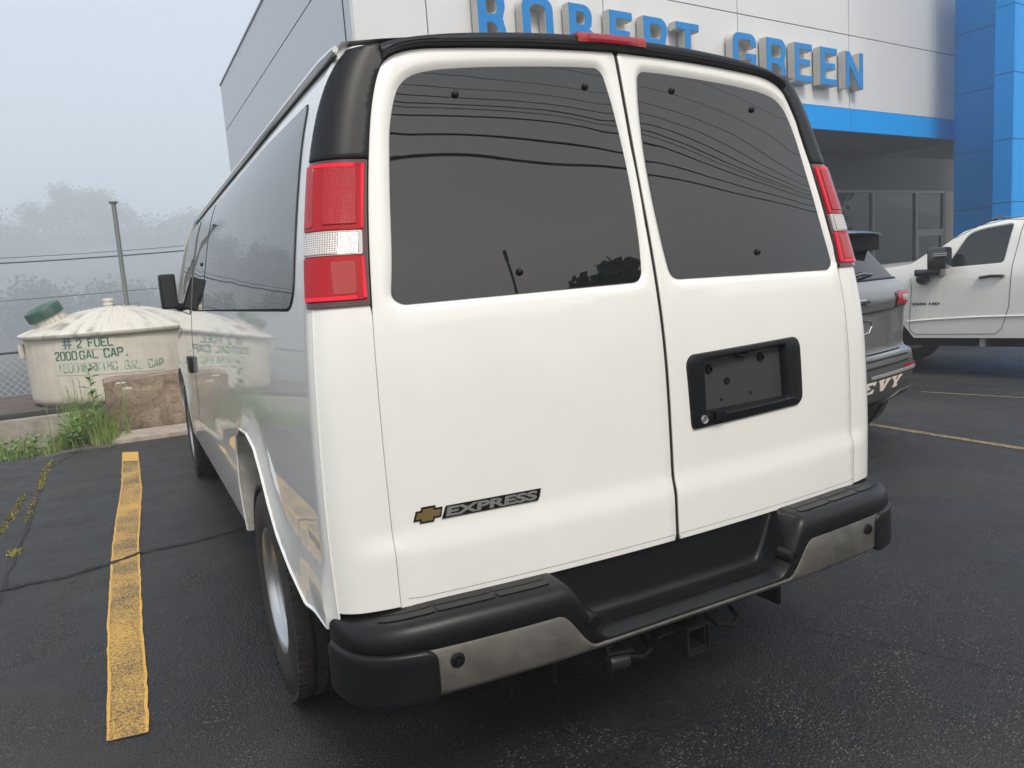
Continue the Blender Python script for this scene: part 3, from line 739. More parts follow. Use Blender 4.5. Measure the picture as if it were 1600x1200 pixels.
def bow(grow, h0, h1):
    bm = BM(); P = offs(bt, 0) if grow == 0 else offs([(p[0]*2, p[1]) for p in bt], grow); P = P if grow == 0 else [(p[0]/2, p[1]) for p in P]
    f = lambda p, h: rearfn(-.775+p[0]*.064+p[1]*.004, .858+p[1]*.034, h)
    prism(bm, P, lambda p: f(p, h0), lambda p: f(p, h1)); fixn(bm); return bm
e_ = obj('bowtie_emblem', bow(.10, .0005, .003), TRIM, d, smooth=0); obj('emblem_face', bow(-.04, .003, .0045), GOLD, e_, smooth=0)

# ---- corner trim, tail lamps
for s in (-1, 1):
    bm = BM(); zs = lin(1.764, 2.035, 16)
    be = itp([1.764, 1.88, 1.97, 2.035], [.112, .098, .082, .062])
    ol = [(XE(z)+.007-(W(z)-RC), z) for z in zs[:-3]]+[(.683-(W(2.018)-RC)+.008, 2.018), (.70-(W(2.05)-RC), 2.050)]+[(be(z), z) for z in reversed(zs)]
    patch(bm, ol, [], lambda a, b, o=0.: bfn(s)(a, b, o+.007), .011, rim=[(.002, -.0015), (.003, -.008)]); fixn(bm); obj('corner_trim', bm, TRIM, van)
    bl = lambda z: XE(z)+.008-(W(z)-RC)
    br = itp([1.405, 1.53, 1.59, 1.755], [.094, .106, .109, .114])
    def lamp(z0, z1, i0, i1, off, m, name, par, step=.012, rr=.004, rimd=.006):
        bm = BM(); zs = lin(z0, z1, 8)
        ol = [(bl(z)+i0, z) for z in zs]+[(br(z)-i1, z) for z in reversed(zs)]
        ol = roundpoly(ol, [rr]+[0]*(len(zs)-2)+[rr, rr]+[0]*(len(zs)-2)+[rr], 3)
        patch(bm, ol, [], lambda a, b, o=0.: bfn(s)(a, b, o+off), step, rim=[(.001, -.001), (.002, -rimd)]); fixn(bm); return obj(name, bm, m, par)
    tl = lamp(1.406, 1.758, 0, 0, .006, MAROON, 'tail_light', van)
    tl['label'] = 'red tail lamp with a clear reversing band'
    ur = lamp(1.588, 1.748, .012, .003, .011, RED, 'brake_lens', tl)
    lamp(1.600, 1.738, .026, .06, .0135, REDGRID, 'lens_grid', ur, .01)
    lamp(1.596, 1.742, .125, .006, .0125, REDGRID, 'lens_grid', ur, .01)
    lamp(1.5885, 1.7475, .014, .150, .0118, REDHOT, 'lens_edge', ur, .01); lamp(1.7395, 1.7475, .030, .004, .0118, REDHOT, 'lens_edge', ur, .01)
    cl = lamp(1.527, 1.584, .012, .003, .011, CLEAR, 'reverse_lens', tl)
    lamp(1.530, 1.581, .022, .008, .0130, CLEARGRID, 'lens_grid', cl, .01)
    lr = lamp(1.420, 1.523, .012, .003, .011, RED, 'turn_lens', tl)
    lamp(1.421, 1.522, .014, .150, .0118, REDHOT, 'lens_edge', lr, .01); lamp(1.4205, 1.429, .030, .004, .0118, REDHOT, 'lens_edge', lr, .01)
    lamp(1.434, 1.512, .030, .075, .0125, REDD, 'reflector', lr, .01)
# ---- rear roof spoiler and high brake light
ztop = spline([0, .225, .42, .6, .68, .73], [2.120, 2.115, 2.103, 2.082, 2.062, 2.040])
zdt = spline([0, .126, .33, .515, .62, .683, .72], [2.072, 2.070, 2.063, 2.052, 2.041, 2.017, 1.99])
def sp(x, k, cut=0):
    a = abs(x); yd = YR(zdt(a))+BOW*x*x; zt_, zd_ = ztop(a), zdt(a)
    h = zt_-zd_
    P = [(yd+.030, zd_+.001), (yd+.004, zd_+.002), (yd+.002, zd_+.005), (yd-.012, zd_+.008), (yd-.018, zd_+.013), (yd-.013, zd_+.018), (yd-.014, zd_+.55*h), (yd-.006, zd_+.82*h), (yd+.012, zt_-.002), (yd+.06, zt_+.004), (yd+.2, zt_+.010)]
    return Vector((x, P[k][0], P[k][1]))
xs = [-.70+i*.02 for i in range(71)]
bm = BM(); grid(bm, lambda x, k: sp(x, k), xs, list(range(11)))
fixn(bm); spo = obj('roof_spoiler', bm, TRIM, van, smooth=50)
bm = BM()
def cl_(x, v, o=0.):
    a = abs(x); yd = YR(zdt(a))+BOW*x*x; h = ztop(a)-zdt(a); return Vector((x, yd-.0165-o+.006*max(0, v-.7)/.3, zdt(a)+.020+v*(h-.021)))
grid(bm, lambda x, v: cl_(x, v), lin(-.128, .108, 12), [0, .2, .4, .6, .8, 1.0]); grid(bm, lambda x, t: cl_(x, 1)+Vector((0, t*.03, t*.002)), lin(-.128, .108, 12), [0, 1])
for xx in (-.128, .108): grid(bm, lambda v, t: cl_(xx, v)+Vector((0, t*.02, 0)), [0, .5, 1], [0, 1])
hb = obj('high_brake_light', bm, REDD, van)
bm = BM()
V = [[None]*2 for _ in range(2)]
g_ = grid(bm, lambda x, v: cl_(x, v, .002), lin(-.092, .078, 10), [.08, .36, .64, .92]); obj('light_bars', bm, REDBARS, hb)

# ---- bumper: plan path (half), parameter t 0 outer .. 1 body
FX = [0, .30, .46, .60, .73, .84, .915, .962, .985, .994]; FY = [-.160, -.160, -.158, -.150, -.138, -.120, -.088, -.038, .02, .08]
BX = [0, .30, .46, .60, .73, .82, .87, .905, .93, .945]; BY = [-.050, -.045, -.035, -.025, -.010, .004, .020, .040, .065, .085]
SP_ = np.concatenate([[0], np.cumsum(np.hypot(np.diff(FX), np.diff(FY)))])
fxs, fys = spline(SP_, FX), spline(SP_, FY); bxs, bys = spline(SP_, BX), spline(SP_, BY); SM = float(SP_[-1])
def plan(q, t, out=0.):
    s = 1 if q >= 0 else -1; a = abs(q); fx_, fy_ = fxs(a), fys(a); d = 1e-3
    tx, ty = fxs(a+d)-fxs(a-d), fys(a+d)-fys(a-d); l_ = math.hypot(tx, ty); nx_, ny_ = ty/l_, -tx/l_
    x = fx_+(bxs(a)-fx_)*t+nx_*out; y = fy_+(bys(a)-fy_)*t+ny_*out
    return s*x, y
ZT = .655
def notch(q): return 1-sst(.315, .435, abs(q))            # 1 in the step
def ztopb(q): return ZT-.152*notch(q)-.012*sst(.7, 1.05, abs(q))
def zcap(q): return .577-.104*(1-sst(.355, .462, abs(q)))
def pad(q, k):
    zt_ = ztopb(q); zc = zcap(q); nn_ = notch(q); al = .10*nn_
    prof = [(1.02, ZT-.004, 0), (1.0-.02*nn_, zt_+.03*nn_, 0), (.97-.03*nn_, zt_+.008*nn_, 0), (.90-.04*nn_, zt_, 0), (.55, zt_-.001, 0), (.30, zt_-.003, 0), (.18, zt_-.006, 0), (.08, zt_-.014, 0), (.02, zt_-.026+.008*nn_, 0), (-.02, zt_-.042+.020*nn_, 0), (-.02, (zt_-.042+.02*nn_+zc)/2-.002, 0), (.02, zc, 0), (.10, zc-.002, 0)]
    t, z, o = prof[k]; x, y = plan(q, t, .0); return Vector((x, y, z))
qs = [(-SM+i*2*SM/150) for i in range(151)]
bm = BM(); grid(bm, pad, qs, list(range(13))); fixn(bm); bp = obj('rear_step_pad', bm, BLACKP, van, smooth=60)
# tread panels and grooves
def tread(q, t, o): x, y = plan(q, t); return Vector((x, y, ztopb(q)-.002+o))
bm = BM()
def plate(q0, q1, t0, t1, fn=tread, h=.0026):
    P = roundpoly([(q0, t0), (q1, t0), (q1, t1), (q0, t1)], .04, 3)
    P = densify(P, .05); prism(bm, P, lambda p: fn(p[0], p[1], 0), lambda p: fn(p[0], p[1], h))
for q0, q1 in ((-.27, -.10), (-.085, .085), (.10, .27)):
    plate(q0, q1, .30, .50); plate(q0, q1, .54, .76)
for s in (-1, 1):
    for q0, q1 in ((.46, .605), (.612, .765), (.772, .93)):
        a, b = sorted((s*q0, s*q1)); plate(a, b, .32, .56); plate(a, b, .60, .84)
objs('tread_plate', bm, BLACKP, bp, smooth=0)
bm = BM(); grid(bm, lambda q, k: Vector((*plan(q, [-.0, -.015, -.01, .05, .3][k]), [zcap(q)+.001, zcap(q)-.006, .470-.3*0, .456, .452][k])), qs, list(range(5))); fixn(bm)
obj('bumper_bar', bm, SATIN, van, smooth=60)
for s in (-1, 1):
    bm = BM(); q0, q1 = .795, SM-.004
    ol = roundpoly([(q0, .452), (q1, .452), (q1, .572), (q0+.0, .574)], [.03, .01, .02, .03], 5)
    patch(bm, ol, [], lambda a, b, o=0.: Vector((*plan(s*a, 0, .011+o), b)), .02, rim=[(.003, -.002), (.007, -.007), (.008, -.02)]); fixn(bm); obj('end_cap', bm, BLACKP, van)
    for (q, z, o) in ((.742, .540, .004), ):
        x, y = plan(s*q, 0, o); bm = BM(); M_ = Matrix.Translation((x, y, z)) @ Matrix.Rotation(PI/2, 4, 'X')
        lathe(bm, [(0, .003), (.007, .003), (.0085, .001), (.011, .001), (.0115, .006), (.0165, .005), (.019, 0)], M_, 28); obj('parking_sensor', bm, BLACKP, van)
    x, y = s*.366, -.168; bm = BM(); M_ = Matrix.Translation((x, y, .541)) @ Matrix.Rotation(PI/2, 4, 'X')
    lathe(bm, [(0, .000), (.007, .000), (.0085, -.002), (.012, -.002), (.013, .003), (.019, .001), (.021, -.006), (.023, -.05)], M_, 28); obj('parking_sensor', bm, BLACKP, van)
# hitch
bm = BM(); box(bm, -.42, .42, -.03, .04, .375, .435, bev=.004); box(bm, -.435, -.42, -.05, .1, .33, .46); box(bm, .42, .435, -.05, .1, .33, .46)
obj('hitch_crossbar', bm, DARK, van, smooth=0)
bm = BM()
M_ = Matrix.Translation((0.0, -.10, .375))
for a, b, c_, d_ in ((-.036, -.028, -.036, .036), (.028, .036, -.036, .036), (-.028, .028, -.036, -.028), (-.028, .028, .028, .036)): box(bm, a, b, -.04, .14, c_, d_, M=M_)
for a, b, c_, d_ in ((-.043, -.036, -.043, .043), (.036, .043, -.043, .043), (-.036, .036, -.043, -.036), (-.036, .036, .036, .043)): box(bm, a, b, -.05, -.03, c_, d_, M=M_)
obj('hitch_receiver', bm, mat('hitch_black', (.008, .008, .009), .35), van, smooth=0)
bm = BM()
for sx in (-.17, .17): tube(bm, [(sx-.05, -.04, .375), (sx-.04, -.09, .36), (sx, -.105, .355), (sx+.04, -.09, .36), (sx+.05, -.04, .375)], .008, 8)
box(bm, -.115, -.05, -.105, -.07, .392, .40); tube(bm, [(-.03, -.09, .405), (.03, -.10, .42), (.08, -.08, .425)], .004, 6)
objs('chain_loop', bm, DARK, van)
bm = BM(); M_ = Matrix.Translation((-.262, -.115, .375)) @ Matrix.Rotation(R(8), 4, 'Y')
lathe(bm, [(0, .032), (.019, .032), (.022, .02), (.022, -.02), (.019, -.032), (0, -.032)], M_ @ Matrix.Rotation(PI/2, 4, 'Y'), 20); box(bm, -.045, .045, -.012, .03, .026, .034, M=M_); lathe(bm, [(.008, -.04), (.009, .0), (.014, .0), (.014, .008), (0, .008)], Matrix.Translation((-.29, -.11, .424)), 12)
obj('trailer_socket', bm, mat('socket_plastic', (.012, .012, .012), .4), van)
bm = BM(); tube(bm, [(-.56, -.02, .46), (-.56, -.03, .33)], .01, 8); tube(bm, [(-.30, .0, .42), (-.25, -.06, .40), (-.16, -.05, .41)], .006, 8); objs('hanging_cable', bm, DARK, van)

# ---- wheels
def wheel(x, y, s, zc, par, rt=.387, hw=.122, rr=.222):
    M_ = Matrix.Translation((x, y, zc)) @ Matrix.Rotation(s*PI/2, 4, 'Y')   # local +Z outwards
    g_ = .014
    prof = [(rr-.005, -hw+.02), (rr+.02, -hw+.002), (rt-.09, -hw-.004), (rt-.04, -hw+.002), (rt-.012, -hw+.020)]
    k = [-.078, -.066, -.030, -.018, .018, .030, .066, .078]
    prof += [(rt-.002, -hw+.026)]
    for i in range(0, 8, 2): prof += [(rt, k[i]-.002), (rt-g_, k[i]+.001), (rt-g_, k[i+1]-.001), (rt, k[i+1]+.002)]
    prof += [(rt-.002, hw-.026), (rt-.012, hw-.020), (rt-.04, hw-.002), (rt-.09, hw+.004), (rt-.11, hw+.002), (rr+.02, hw-.002), (rr-.005, hw-.02)]
    e0 = empty('wheel'); e0.parent = par
    bm = BM(); lathe(bm, prof, M_, 72)
    # shoulder sipes
    for i in range(72):
        a = 2*PI*i/72
        for (z0, z1, rad) in ((-hw+.004, -.082, rt), (.082, hw-.004, rt), (-.062, -.034, rt), (-.014, .014, rt), (.034, .062, rt)):
            c0 = M_ @ Matrix.Rotation(a, 4, 'Z')
            box(bm, rad-.012, rad+.0022, -.011, .011, z0, z1, M=c0)
    obj('tyre', bm, RUBBER, e0, smooth=30)
    bm = BM(); o = hw-.02
    lathe(bm, [(rr-.012, -hw+.02), (rr-.02, -.02), (rr-.03, o-.03), (rr-.012, o-.012), (rr+.004, o), (rr+.010, o+.008), (rr+.006, o+.013), (rr-.004, o+.010), (rr-.014, o-.004), (rr-.020, o-.04), (rr-.03, o-.085), (.16, o-.095), (.11, o-.09), (.085, o-.075), (.06, o-.035), (.03, o-.03), (0, o-.03)], M_, 56)
    for i in range(8):
        c0 = M_ @ Matrix.Rotation(2*PI*i/8, 4, 'Z') @ Matrix.Translation((.088, 0, o-.078)); lathe(bm, [(.010, 0), (.010, .02), (.006, .026), (0, .026)], c0, 8)
    obj('rim', bm, STEEL, e0)
    bm = BM()
    for i in range(8):
        c0 = M_ @ Matrix.Rotation(2*PI*(i+.5)/8, 4, 'Z') @ Matrix.Translation((.150, 0, o-.0915)); lathe(bm, [(0, 0), (.018, 0), (.018, -.004)], c0, 14)
    objs('rim_hole', bm, GAP, e0)
    return e0
for s in (-1, 1):
    wheel(s*.868, .99, s, .387, van, hw=.134); wheel(s*.875, 5.0, s, .387, van)

# ================================================================== DEALERSHIP BUILDING
FA = R(84.5); fd = Vector((math.sin(FA), math.cos(FA), 0)); fn_ = Vector((-fd.y, fd.x, 0))      # along facade, into the building
F0 = Vector((1.22, 7.99, 0))
def fp(u, back, z): p = F0+fd*u+fn_*back; return Vector((p.x, p.y, z))
UC = .46                                        # left corner
bld = tag(empty('dealership_building', fp(UC, 0, 0)), 'white panelled dealership building with big blue letters and a blue band above its entrance', 'building')
def child(o, par):
    o.parent = par; o.matrix_parent_inverse = Matrix.Translation(par.location).inverted() if par.rotation_euler.z == 0 else par.matrix_world.inverted(); return o
def bobj(name, bm, m, par=bld, smooth=0):
    o = obj(name, bm, m, None, smooth)
    if par is bld: o.parent = bld; o.location = -Vector(bld.location)
    else: o.parent = par
    return o
def quadbox(bm, u0, u1, b0, b1, z0, z1, mi=0):
    v = [bm.verts.new(fp(u, b, z)) for u in (u0, u1) for b in (b0, b1) for z in (z0, z1)]
    for q in ((0, 1, 3, 2), (4, 6, 7, 5), (0, 4, 5, 1), (2, 3, 7, 6), (0, 2, 6, 4), (1, 5, 7, 3)): bm.faces.new([v[i] for i in q]).material_index = mi
ZB0, ZB1, ZH, ZT_ = 4.0, 4.455, 5.90, 7.35
useams = [UC, 1.56, 4.70, 7.84, 11.2, 14.55, 15.6]
bm = BM(); j = .009
cuts = [x for x in useams]
for a, b in zip(cuts, cuts[1:]):
    for z0, z1 in ((ZB1, ZH), (ZH, ZT_), (ZT_, 8.8)):
        quadbox(bm, a+j, b-j, 0, .04, z0+j, z1-j)
fixn(bm); bobj('facade_panels', bm, PANEL)
bm = BM(); quadbox(bm, UC+.02, 15.6, .03, .30, ZB0+.02, 8.78); fixn(bm); bobj('panel_backing', bm, JOINT)
bm = BM()
for a, b in zip(cuts, cuts[1:]): quadbox(bm, a+j*.6, b-j*.6, -.03, .04, ZB0, ZB1-.01)
fixn(bm); bobj('blue_band', bm, BLUE)
# left end wall
LA_ = R(-1.0); ld = Vector((math.sin(LA_), math.cos(LA_), 0)); ln = Vector((-ld.y, ld.x, 0))
c0 = fp(UC, 0, 0)
def lp_(v, b, z): p = c0+ld*v-ln*b; return Vector((p.x, p.y, z))
bm = BM(); lz = [0.0, 2.3, 4.05, 5.75, 6.87]; lv = [0, 3.6, 7.25, 10.9]
for a, b in zip(lv, lv[1:]):
    for z0, z1 in zip(lz, lz[1:]):
        P = [(a+(.012 if a else 0), z0+.012), (b-.012, z0+.012), (b-.012, z1-.012), (a+(.012 if a else 0), z1-.012)]
        if z0 >= 4: P = [(a, z0+.012), (b, z0+.012), (b, z1-.012), (a, z1-.012)]
        prism(bm, P, lambda p: lp_(p[0], 0, p[1]), lambda p: lp_(p[0], .04, p[1]))
fixn(bm); bobj('end_wall_panels', bm, PANELG)
bm = BM(); P = [(0.03, 0), (10.88, 0), (10.88, 6.85), (.03, 6.85)]; prism(bm, P, lambda p: lp_(p[0], .03, p[1]), lambda p: lp_(p[0], .25, p[1])); fixn(bm); bobj('end_wall', bm, JOINT)
bm = BM(); P = [(-.01, 6.862), (10.93, 6.862), (10.93, 6.90), (-.01, 6.90)]; prism(bm, P, lambda p: lp_(p[0], -.02, p[1]), lambda p: lp_(p[0], .3, p[1])); quadbox(bm, UC, 15.6, -.02, .3, 8.802, 8.84); fixn(bm); bobj('roof_coping', bm, ALU)
# roof slab, soffit, storefront 2.05 m behind the facade
BK = 2.05
bm = BM(); quadbox(bm, UC+1.6, 30, .31, 10.4, 6.4, 6.8); fixn(bm); bobj('roof', bm, ROOFM)
bm = BM(); quadbox(bm, UC+.3, 15.6, .045, BK+.3, 4.01, 4.2); fixn(bm); bobj('soffit', bm, SOFF)
bm = BM(); quadbox(bm, UC+.3, 21.5, BK, BK+.25, 3.13, 4.005); quadbox(bm, 19.62, 21.5, BK+.02, BK+.25, -.5, 3.12); fixn(bm); bobj('header_wall', bm, HEAD)
bm = BM(); quadbox(bm, 18.96, 19.6, BK-.02, BK+.25, -.5, 3.125); fixn(bm); bobj('pier', bm, SOFF)
fr_u = [UC+.35, 3.9, 6.4, 8.6, 10.8, 13.1, 15.37, 17.45, 18.90]
for i, (a, b) in enumerate(zip(fr_u, fr_u[1:])):
    last = i == len(fr_u)-2
    bm = BM()
    for (x0, x1, z0, z1) in ((a, a+.045, -.5, 3.12), (b-.045, b, -.5, 3.12), (a+.045, b-.045, 3.06, 3.12), (a+.045, b-.045, 1.99, 2.05) if last else (a+.045, b-.045, -.45, -.30)): quadbox(bm, x0, x1, BK-.03, BK+.06, z0, z1)
    if last:
        for (x0, x1, z0, z1) in ((a+.05, a+.13, -.4, 1.985), (b-.13, b-.05, -.4, 1.985), (a+.13, b-.13, 1.88, 1.985)): quadbox(bm, x0, x1, BK-.02, BK+.05, z0, z1)
    fixn(bm); wn = bobj('shop_window' if not last else 'glass_door', bm, ALU)
    bm = BM(); quadbox(bm, a+.03, b-.03, BK+.02, BK+.035, -.45, 3.08); fixn(bm); o = obj('pane', bm, STORE, wn, 0)
# interior hints behind the glass are opaque; letters
LET = [('R', 2.25, 2.715, 0), ('O', 3.0, 3.56, 0), ('B', 3.85, 4.32, 0), ('E', 4.64, 5.12, 0), ('R', 5.355, 5.88, 0), ('T', 6.08, 6.625, 0), ('G', 7.46, 8.09, 0), ('R', 8.365, 8.92, 0), ('E', 9.18, 9.71, 0), ('E', 9.96, 10.50, 0), ('N', 10.78, 11.38, 0)]
LZ0, LZ1 = 4.80, 5.505
Lw = .148; Lh = .125     # stroke widths (m)
def ring(o, i): return ('ring', o, i)
def lpoly(ch, w_, h_):
    a, t = Lw, Lh; r = .17
    arc = lambda cx, cy_, rx, ry, a0, a1, n=8: [(cx+rx*math.cos(R(a0+(a1-a0)*k/n)), cy_+ry*math.sin(R(a0+(a1-a0)*k/n))) for k in range(n+1)]
    if ch == 'E': return [[(0, 0), (w_, 0), (w_, t), (a, t), (a, h_/2-t*.45), (w_*.88, h_/2-t*.45), (w_*.88, h_/2+t*.55), (a, h_/2+t*.55), (a, h_-t), (w_, h_-t), (w_, h_), (0, h_)]], []
    if ch == 'T': return [[(w_/2-a/2, 0), (w_/2+a/2, 0), (w_/2+a/2, h_-t), (w_, h_-t), (w_, h_), (0, h_), (0, h_-t), (w_/2-a/2, h_-t)]], []
    if ch == 'N': return [[(0, 0), (a*.9, 0), (a*.9, h_*.60), (w_-a*.95, 0), (w_, 0), (w_, h_), (w_-a*.9, h_), (w_-a*.9, h_*.40), (a*.95, h_), (0, h_)]], []
    if ch == 'O':
        o = arc(w_-r, r, r, r, -90, 0)+arc(w_-r, h_-r, r, r, 0, 90)+arc(r, h_-r, r, r, 90, 180)+arc(r, r, r, r, 180, 270)
        q = r-.09; i = arc(w_-a-q, t+q, q, q, -90, 0)+arc(w_-a-q, h_-t-q, q, q, 0, 90)+arc(a+q, h_-t-q, q, q, 90, 180)+arc(a+q, t+q, q, q, 180, 270)
        return [o], [i]
    if ch == 'B':
        m = h_/2; o = [(0, 0)]+arc(w_-r, r, r, r, -90, 0)+arc(w_-.10, m-.06, .10, .06, 0, 60, 3)+arc(w_-.13, m+.08, .10, .08, -60, 0, 3)+arc(w_-r-.02, h_-r, r, r, 0, 90)+[(0, h_)]
        q = .07; i1 = [(a, t)]+arc(w_-a-q, t+q, q, q, -90, 0)+arc(w_-a-q, m-t*.5-q, q, q, 0, 90)+[(a, m-t*.5)]
        i2 = [(a, m+t*.5)]+arc(w_-a-q-.02, m+t*.5+q, q, q, -90, 0)+arc(w_-a-q-.02, h_-t-q, q, q, 0, 90)+[(a, h_-t)]
        return [o], [i1, i2]
    if ch == 'R':
        m = h_*.44; o = [(0, 0), (a, 0), (a, m-t*.5), (w_*.52, m-t*.5)]+[(w_-a, m*.55), (w_-a, 0), (w_, 0), (w_-.005, m*.62)]+arc(w_-.10, m-.03, .07, .05, -20, 40, 3)+arc(w_-r, m+t*.3+r*.8, r, r, -30, 0, 4)+arc(w_-r, h_-r, r, r, 0, 90)+[(0, h_)]
        q = .07; i = [(a, m+t*.5)]+arc(w_-a-q, m+t*.5+q, q, q, -90, 0)+arc(w_-a-q, h_-t-q, q, q, 0, 90)+[(a, h_-t)]
        return [o], [i]
    if ch == 'G':
        o = arc(w_-r, r, r, r, -90, 0)[:]+[(w_, h_*.52), (w_*.52, h_*.52), (w_*.52, h_*.52-t*.9), (w_-a, h_*.52-t*.9)]
        q = r-.09
        o += arc(w_-a-q, t+q, q, q, 0, -90)+arc(a+q, t+q, q, q, 270, 180)+arc(a+q, h_-t-q, q, q, 180, 90)+arc(w_-a-q, h_-t-q, q, q, 90, 0)+[(w_-a, h_*.68), (w_, h_*.68)]+arc(w_-r, h_-r, r, r, 0, 90)+arc(r, h_-r, r, r, 90, 180)+arc(r, r, r, r, 180, 270)
        return [o], []
DEP = .15
for ch, u0, u1, _x in LET:
    wd = u1-u0; os_, hs = lpoly(ch, wd, LZ1-LZ0)
    for nm, m, d0, d1, sh in (('letter_face', LBLUE, DEP, DEP+.012, -.008), ('letter_return', LSIDE, 0., DEP, 0.)):
        bm = BM(); o_ = os_[0]; H_ = hs
        if sh: o_ = offs(o_, sh); H_ = [offs(h, -sh) for h in hs]
        patch(bm, o_, H_, lambda a, b, o=0.: fp(u0+a, -d1-.04+(-o), LZ0+b), 5, rim=[(0, -(d1-d0))], hrim=[(0, -(d1-d0))], dens=False)
        fixn(bm)
        if nm == 'letter_face': face = (bm, m)
        else: le = bobj('sign_letter', bm, m); le['label'] = 'blue channel letter '+ch
    obj('letter_face', face[0], face[1], le, 0)
# rear mass of the building
bm = BM(); quadbox(bm, 21.6, 30, 2.4, 11, -.5, 6.3); quadbox(bm, UC+1.6, 15.6, 10.2, 10.5, 0, 6.4); fixn(bm); bobj('rear_block', bm, PANELG)

# blue entrance tower
tw = tag(empty('entrance_tower', (15.5, 7.6, 0)), 'tall blue panelled entrance tower at the right end of the white facade', 'tower')
def tbox(bm, P, z0, z1): prism(bm, P, lambda p: Vector((p[0], p[1], z0)), lambda p: Vector((p[0], p[1], z1)))
tl_ = Vector((math.sin(R(-5.5)), math.cos(R(-5.5))))   # 'into' direction
td = Vector((fd.x, fd.y))
def tobj(name, bm, m): o = obj(name, bm, m, tw, 0); o.location = -Vector(tw.location); return o
A0 = Vector((16.50, 9.46)); zsA = [-.5, 1.0, 2.35, 3.65, 4.99, 6.33, 7.7, 9.0]
bm = BM()
for a, b in zip(zsA, zsA[1:]):
    p0, p1 = A0, A0-tl_*1.35; tbox(bm, [tuple(p0), tuple(p1), tuple(p1+td*.5), tuple(p0+td*.5)], a+.008, b-.008)
fixn(bm); tobj('side_panels', bm, BLUE)
bm = BM(); B0 = Vector((15.47, 7.96))
for a, b in zip(zsA, zsA[1:]):
    p0, p1 = B0, B0-tl_*.37; tbox(bm, [tuple(p0), tuple(p1), tuple(p1+td*.05), tuple(p0+td*.05)], a+.008, b-.008)
    for k in range(3):
        q0 = p1+td*(.058+k*1.6); q1 = q0+td*1.585; tbox(bm, [tuple(q0), tuple(q1), tuple(q1+tl_*.05), tuple(q0+tl_*.05)], a+.008, b-.008)
fixn(bm); tobj('front_panels', bm, BLUE)
bm = BM(); p0, p1 = B0+td*.03, B0-tl_*.35+td*.03; tbox(bm, [tuple(p0), tuple(p1), tuple(p1+td*4.8), tuple(p0+td*4.8)], -.5, 8.98)
p0 = A0+td*.02; p1 = p0-tl_*1.33; tbox(bm, [tuple(p0), tuple(p1), tuple(p1+td*.4), tuple(p0+td*.4)], -.5, 8.98); fixn(bm); tobj('tower_core', bm, mat('dark_blue_core', (.006, .05, .14), .5))

# ================================================================== FUEL TANK
TC = Vector((-1.50, 11.38, 0)); TR = 1.245; TZ0, TZ1 = .17, 1.12
tank = tag(empty('fuel_tank', (TC.x, TC.y, .1)), 'round cream fuel tank with conical streaked lid and green stencilled lettering', 'tank')
def tob(name, bm, m, par=None, smooth=40):
    o = obj(name, bm, m, par or tank, smooth)
    if par is None: o.location = -Vector(tank.location)
    return o
T_ = Matrix.Translation((TC.x, TC.y, 0))
bm = BM(); lathe(bm, [(1.15, .13), (1.15, .17), (TR-.03, .17), (TR-.005, .20), (TR, .26), (TR+.012, .7), (TR+.004, TZ1-.04), (TR, TZ1)], T_, 96); tob('tank_wall', bm, TANKM)
bm = BM(); lathe(bm, [(1.12, .05), (1.12, .14)], T_, 48); tob('skid_base', bm, DARK)
bm = BM(); lathe(bm, [(TR, TZ1-.02), (TR+.055, TZ1-.015), (TR+.075, TZ1+.01), (TR+.075, TZ1+.035), (TR+.05, TZ1+.055), (1.05, TZ1+.16), (.8, TZ1+.25), (.5, TZ1+.335), (.25, TZ1+.375), (0, TZ1+.39)], T_, 128); lid = tob('lid', bm, LIDM)
bm = BM()
for k in range(4):
    a = R(30+k*22); tube(bm, [Vector((TC.x+r*math.cos(a+PI), TC.y-r*math.sin(a), TZ1+.07+.29*(1.25-r)/1.05)) for r in (1.22, .7, .3)], .012, 6)
[setattr(o_, 'location', -Vector(tank.location)) for o_ in objs('lid_rib', bm, TANKM, tank)]
# tilted green capped hatch
hc = Vector((-2.33, 11.1, 1.30)); M_ = Matrix.Translation(hc) @ Matrix.Rotation(R(-24), 4, 'Y') @ Matrix.Rotation(R(8), 4, 'X')
bm = BM(); lathe(bm, [(.225, -.12), (.225, .15), (.21, .16)], M_, 40); h = tob('hatch_neck', bm, LIDM)
bm = BM(); lathe(bm, [(.24, .13), (.25, .135), (.25, .25), (.235, .275), (.15, .30), (0, .315)], M_, 40); tob('hatch_cap', bm, GREENP)
bm = BM(); M2 = Matrix.Translation((-1.57, 11.3, 1.47)); lathe(bm, [(.068, 0), (.068, .05), (.078, .055), (.078, .075), (.068, .08), (.068, .11), (.08, .115), (.08, .14), (.06, .155), (0, .16)], M2, 24); tob('vent_cap', bm, TANKM)
bm = BM(); tube(bm, [(-1.32, 11.3, 1.48), (-1.31, 11.3, 3.06)], .034, 12); lathe(bm, [(.034, 0), (.065, .02), (.065, .035), (0, .035)], Matrix.Translation((-1.31, 11.3, 3.04)), 16); tob('vent_pipe', bm, GALV)
bm = BM()
for x0 in (-1.45, -1.22): tube(bm, [(x0-.05, 11.25, 1.47), (x0-.05, 11.25, 1.53), (x0+.05, 11.2, 1.53), (x0+.06, 11.2, 1.47)], .009, 6)
[setattr(o_, 'location', -Vector(tank.location)) for o_ in objs('lifting_loop', bm, GALV, tank)]
bm = BM(); M2 = Matrix.Translation((-1.56, 10.75, 1.33)) @ Matrix.Rotation(R(18), 4, 'X'); lathe(bm, [(.10, 0), (.09, .03), (.05, .045), (0, .05)], M2, 20)
lathe(bm, [(.12, 0), (.11, .04), (.06, .07), (0, .08)], Matrix.Translation((-.72, 11.0, 1.27)), 20); [setattr(o_, 'location', -Vector(tank.location)) for o_ in objs('inspection_plug', bm, TANKM, tank)]
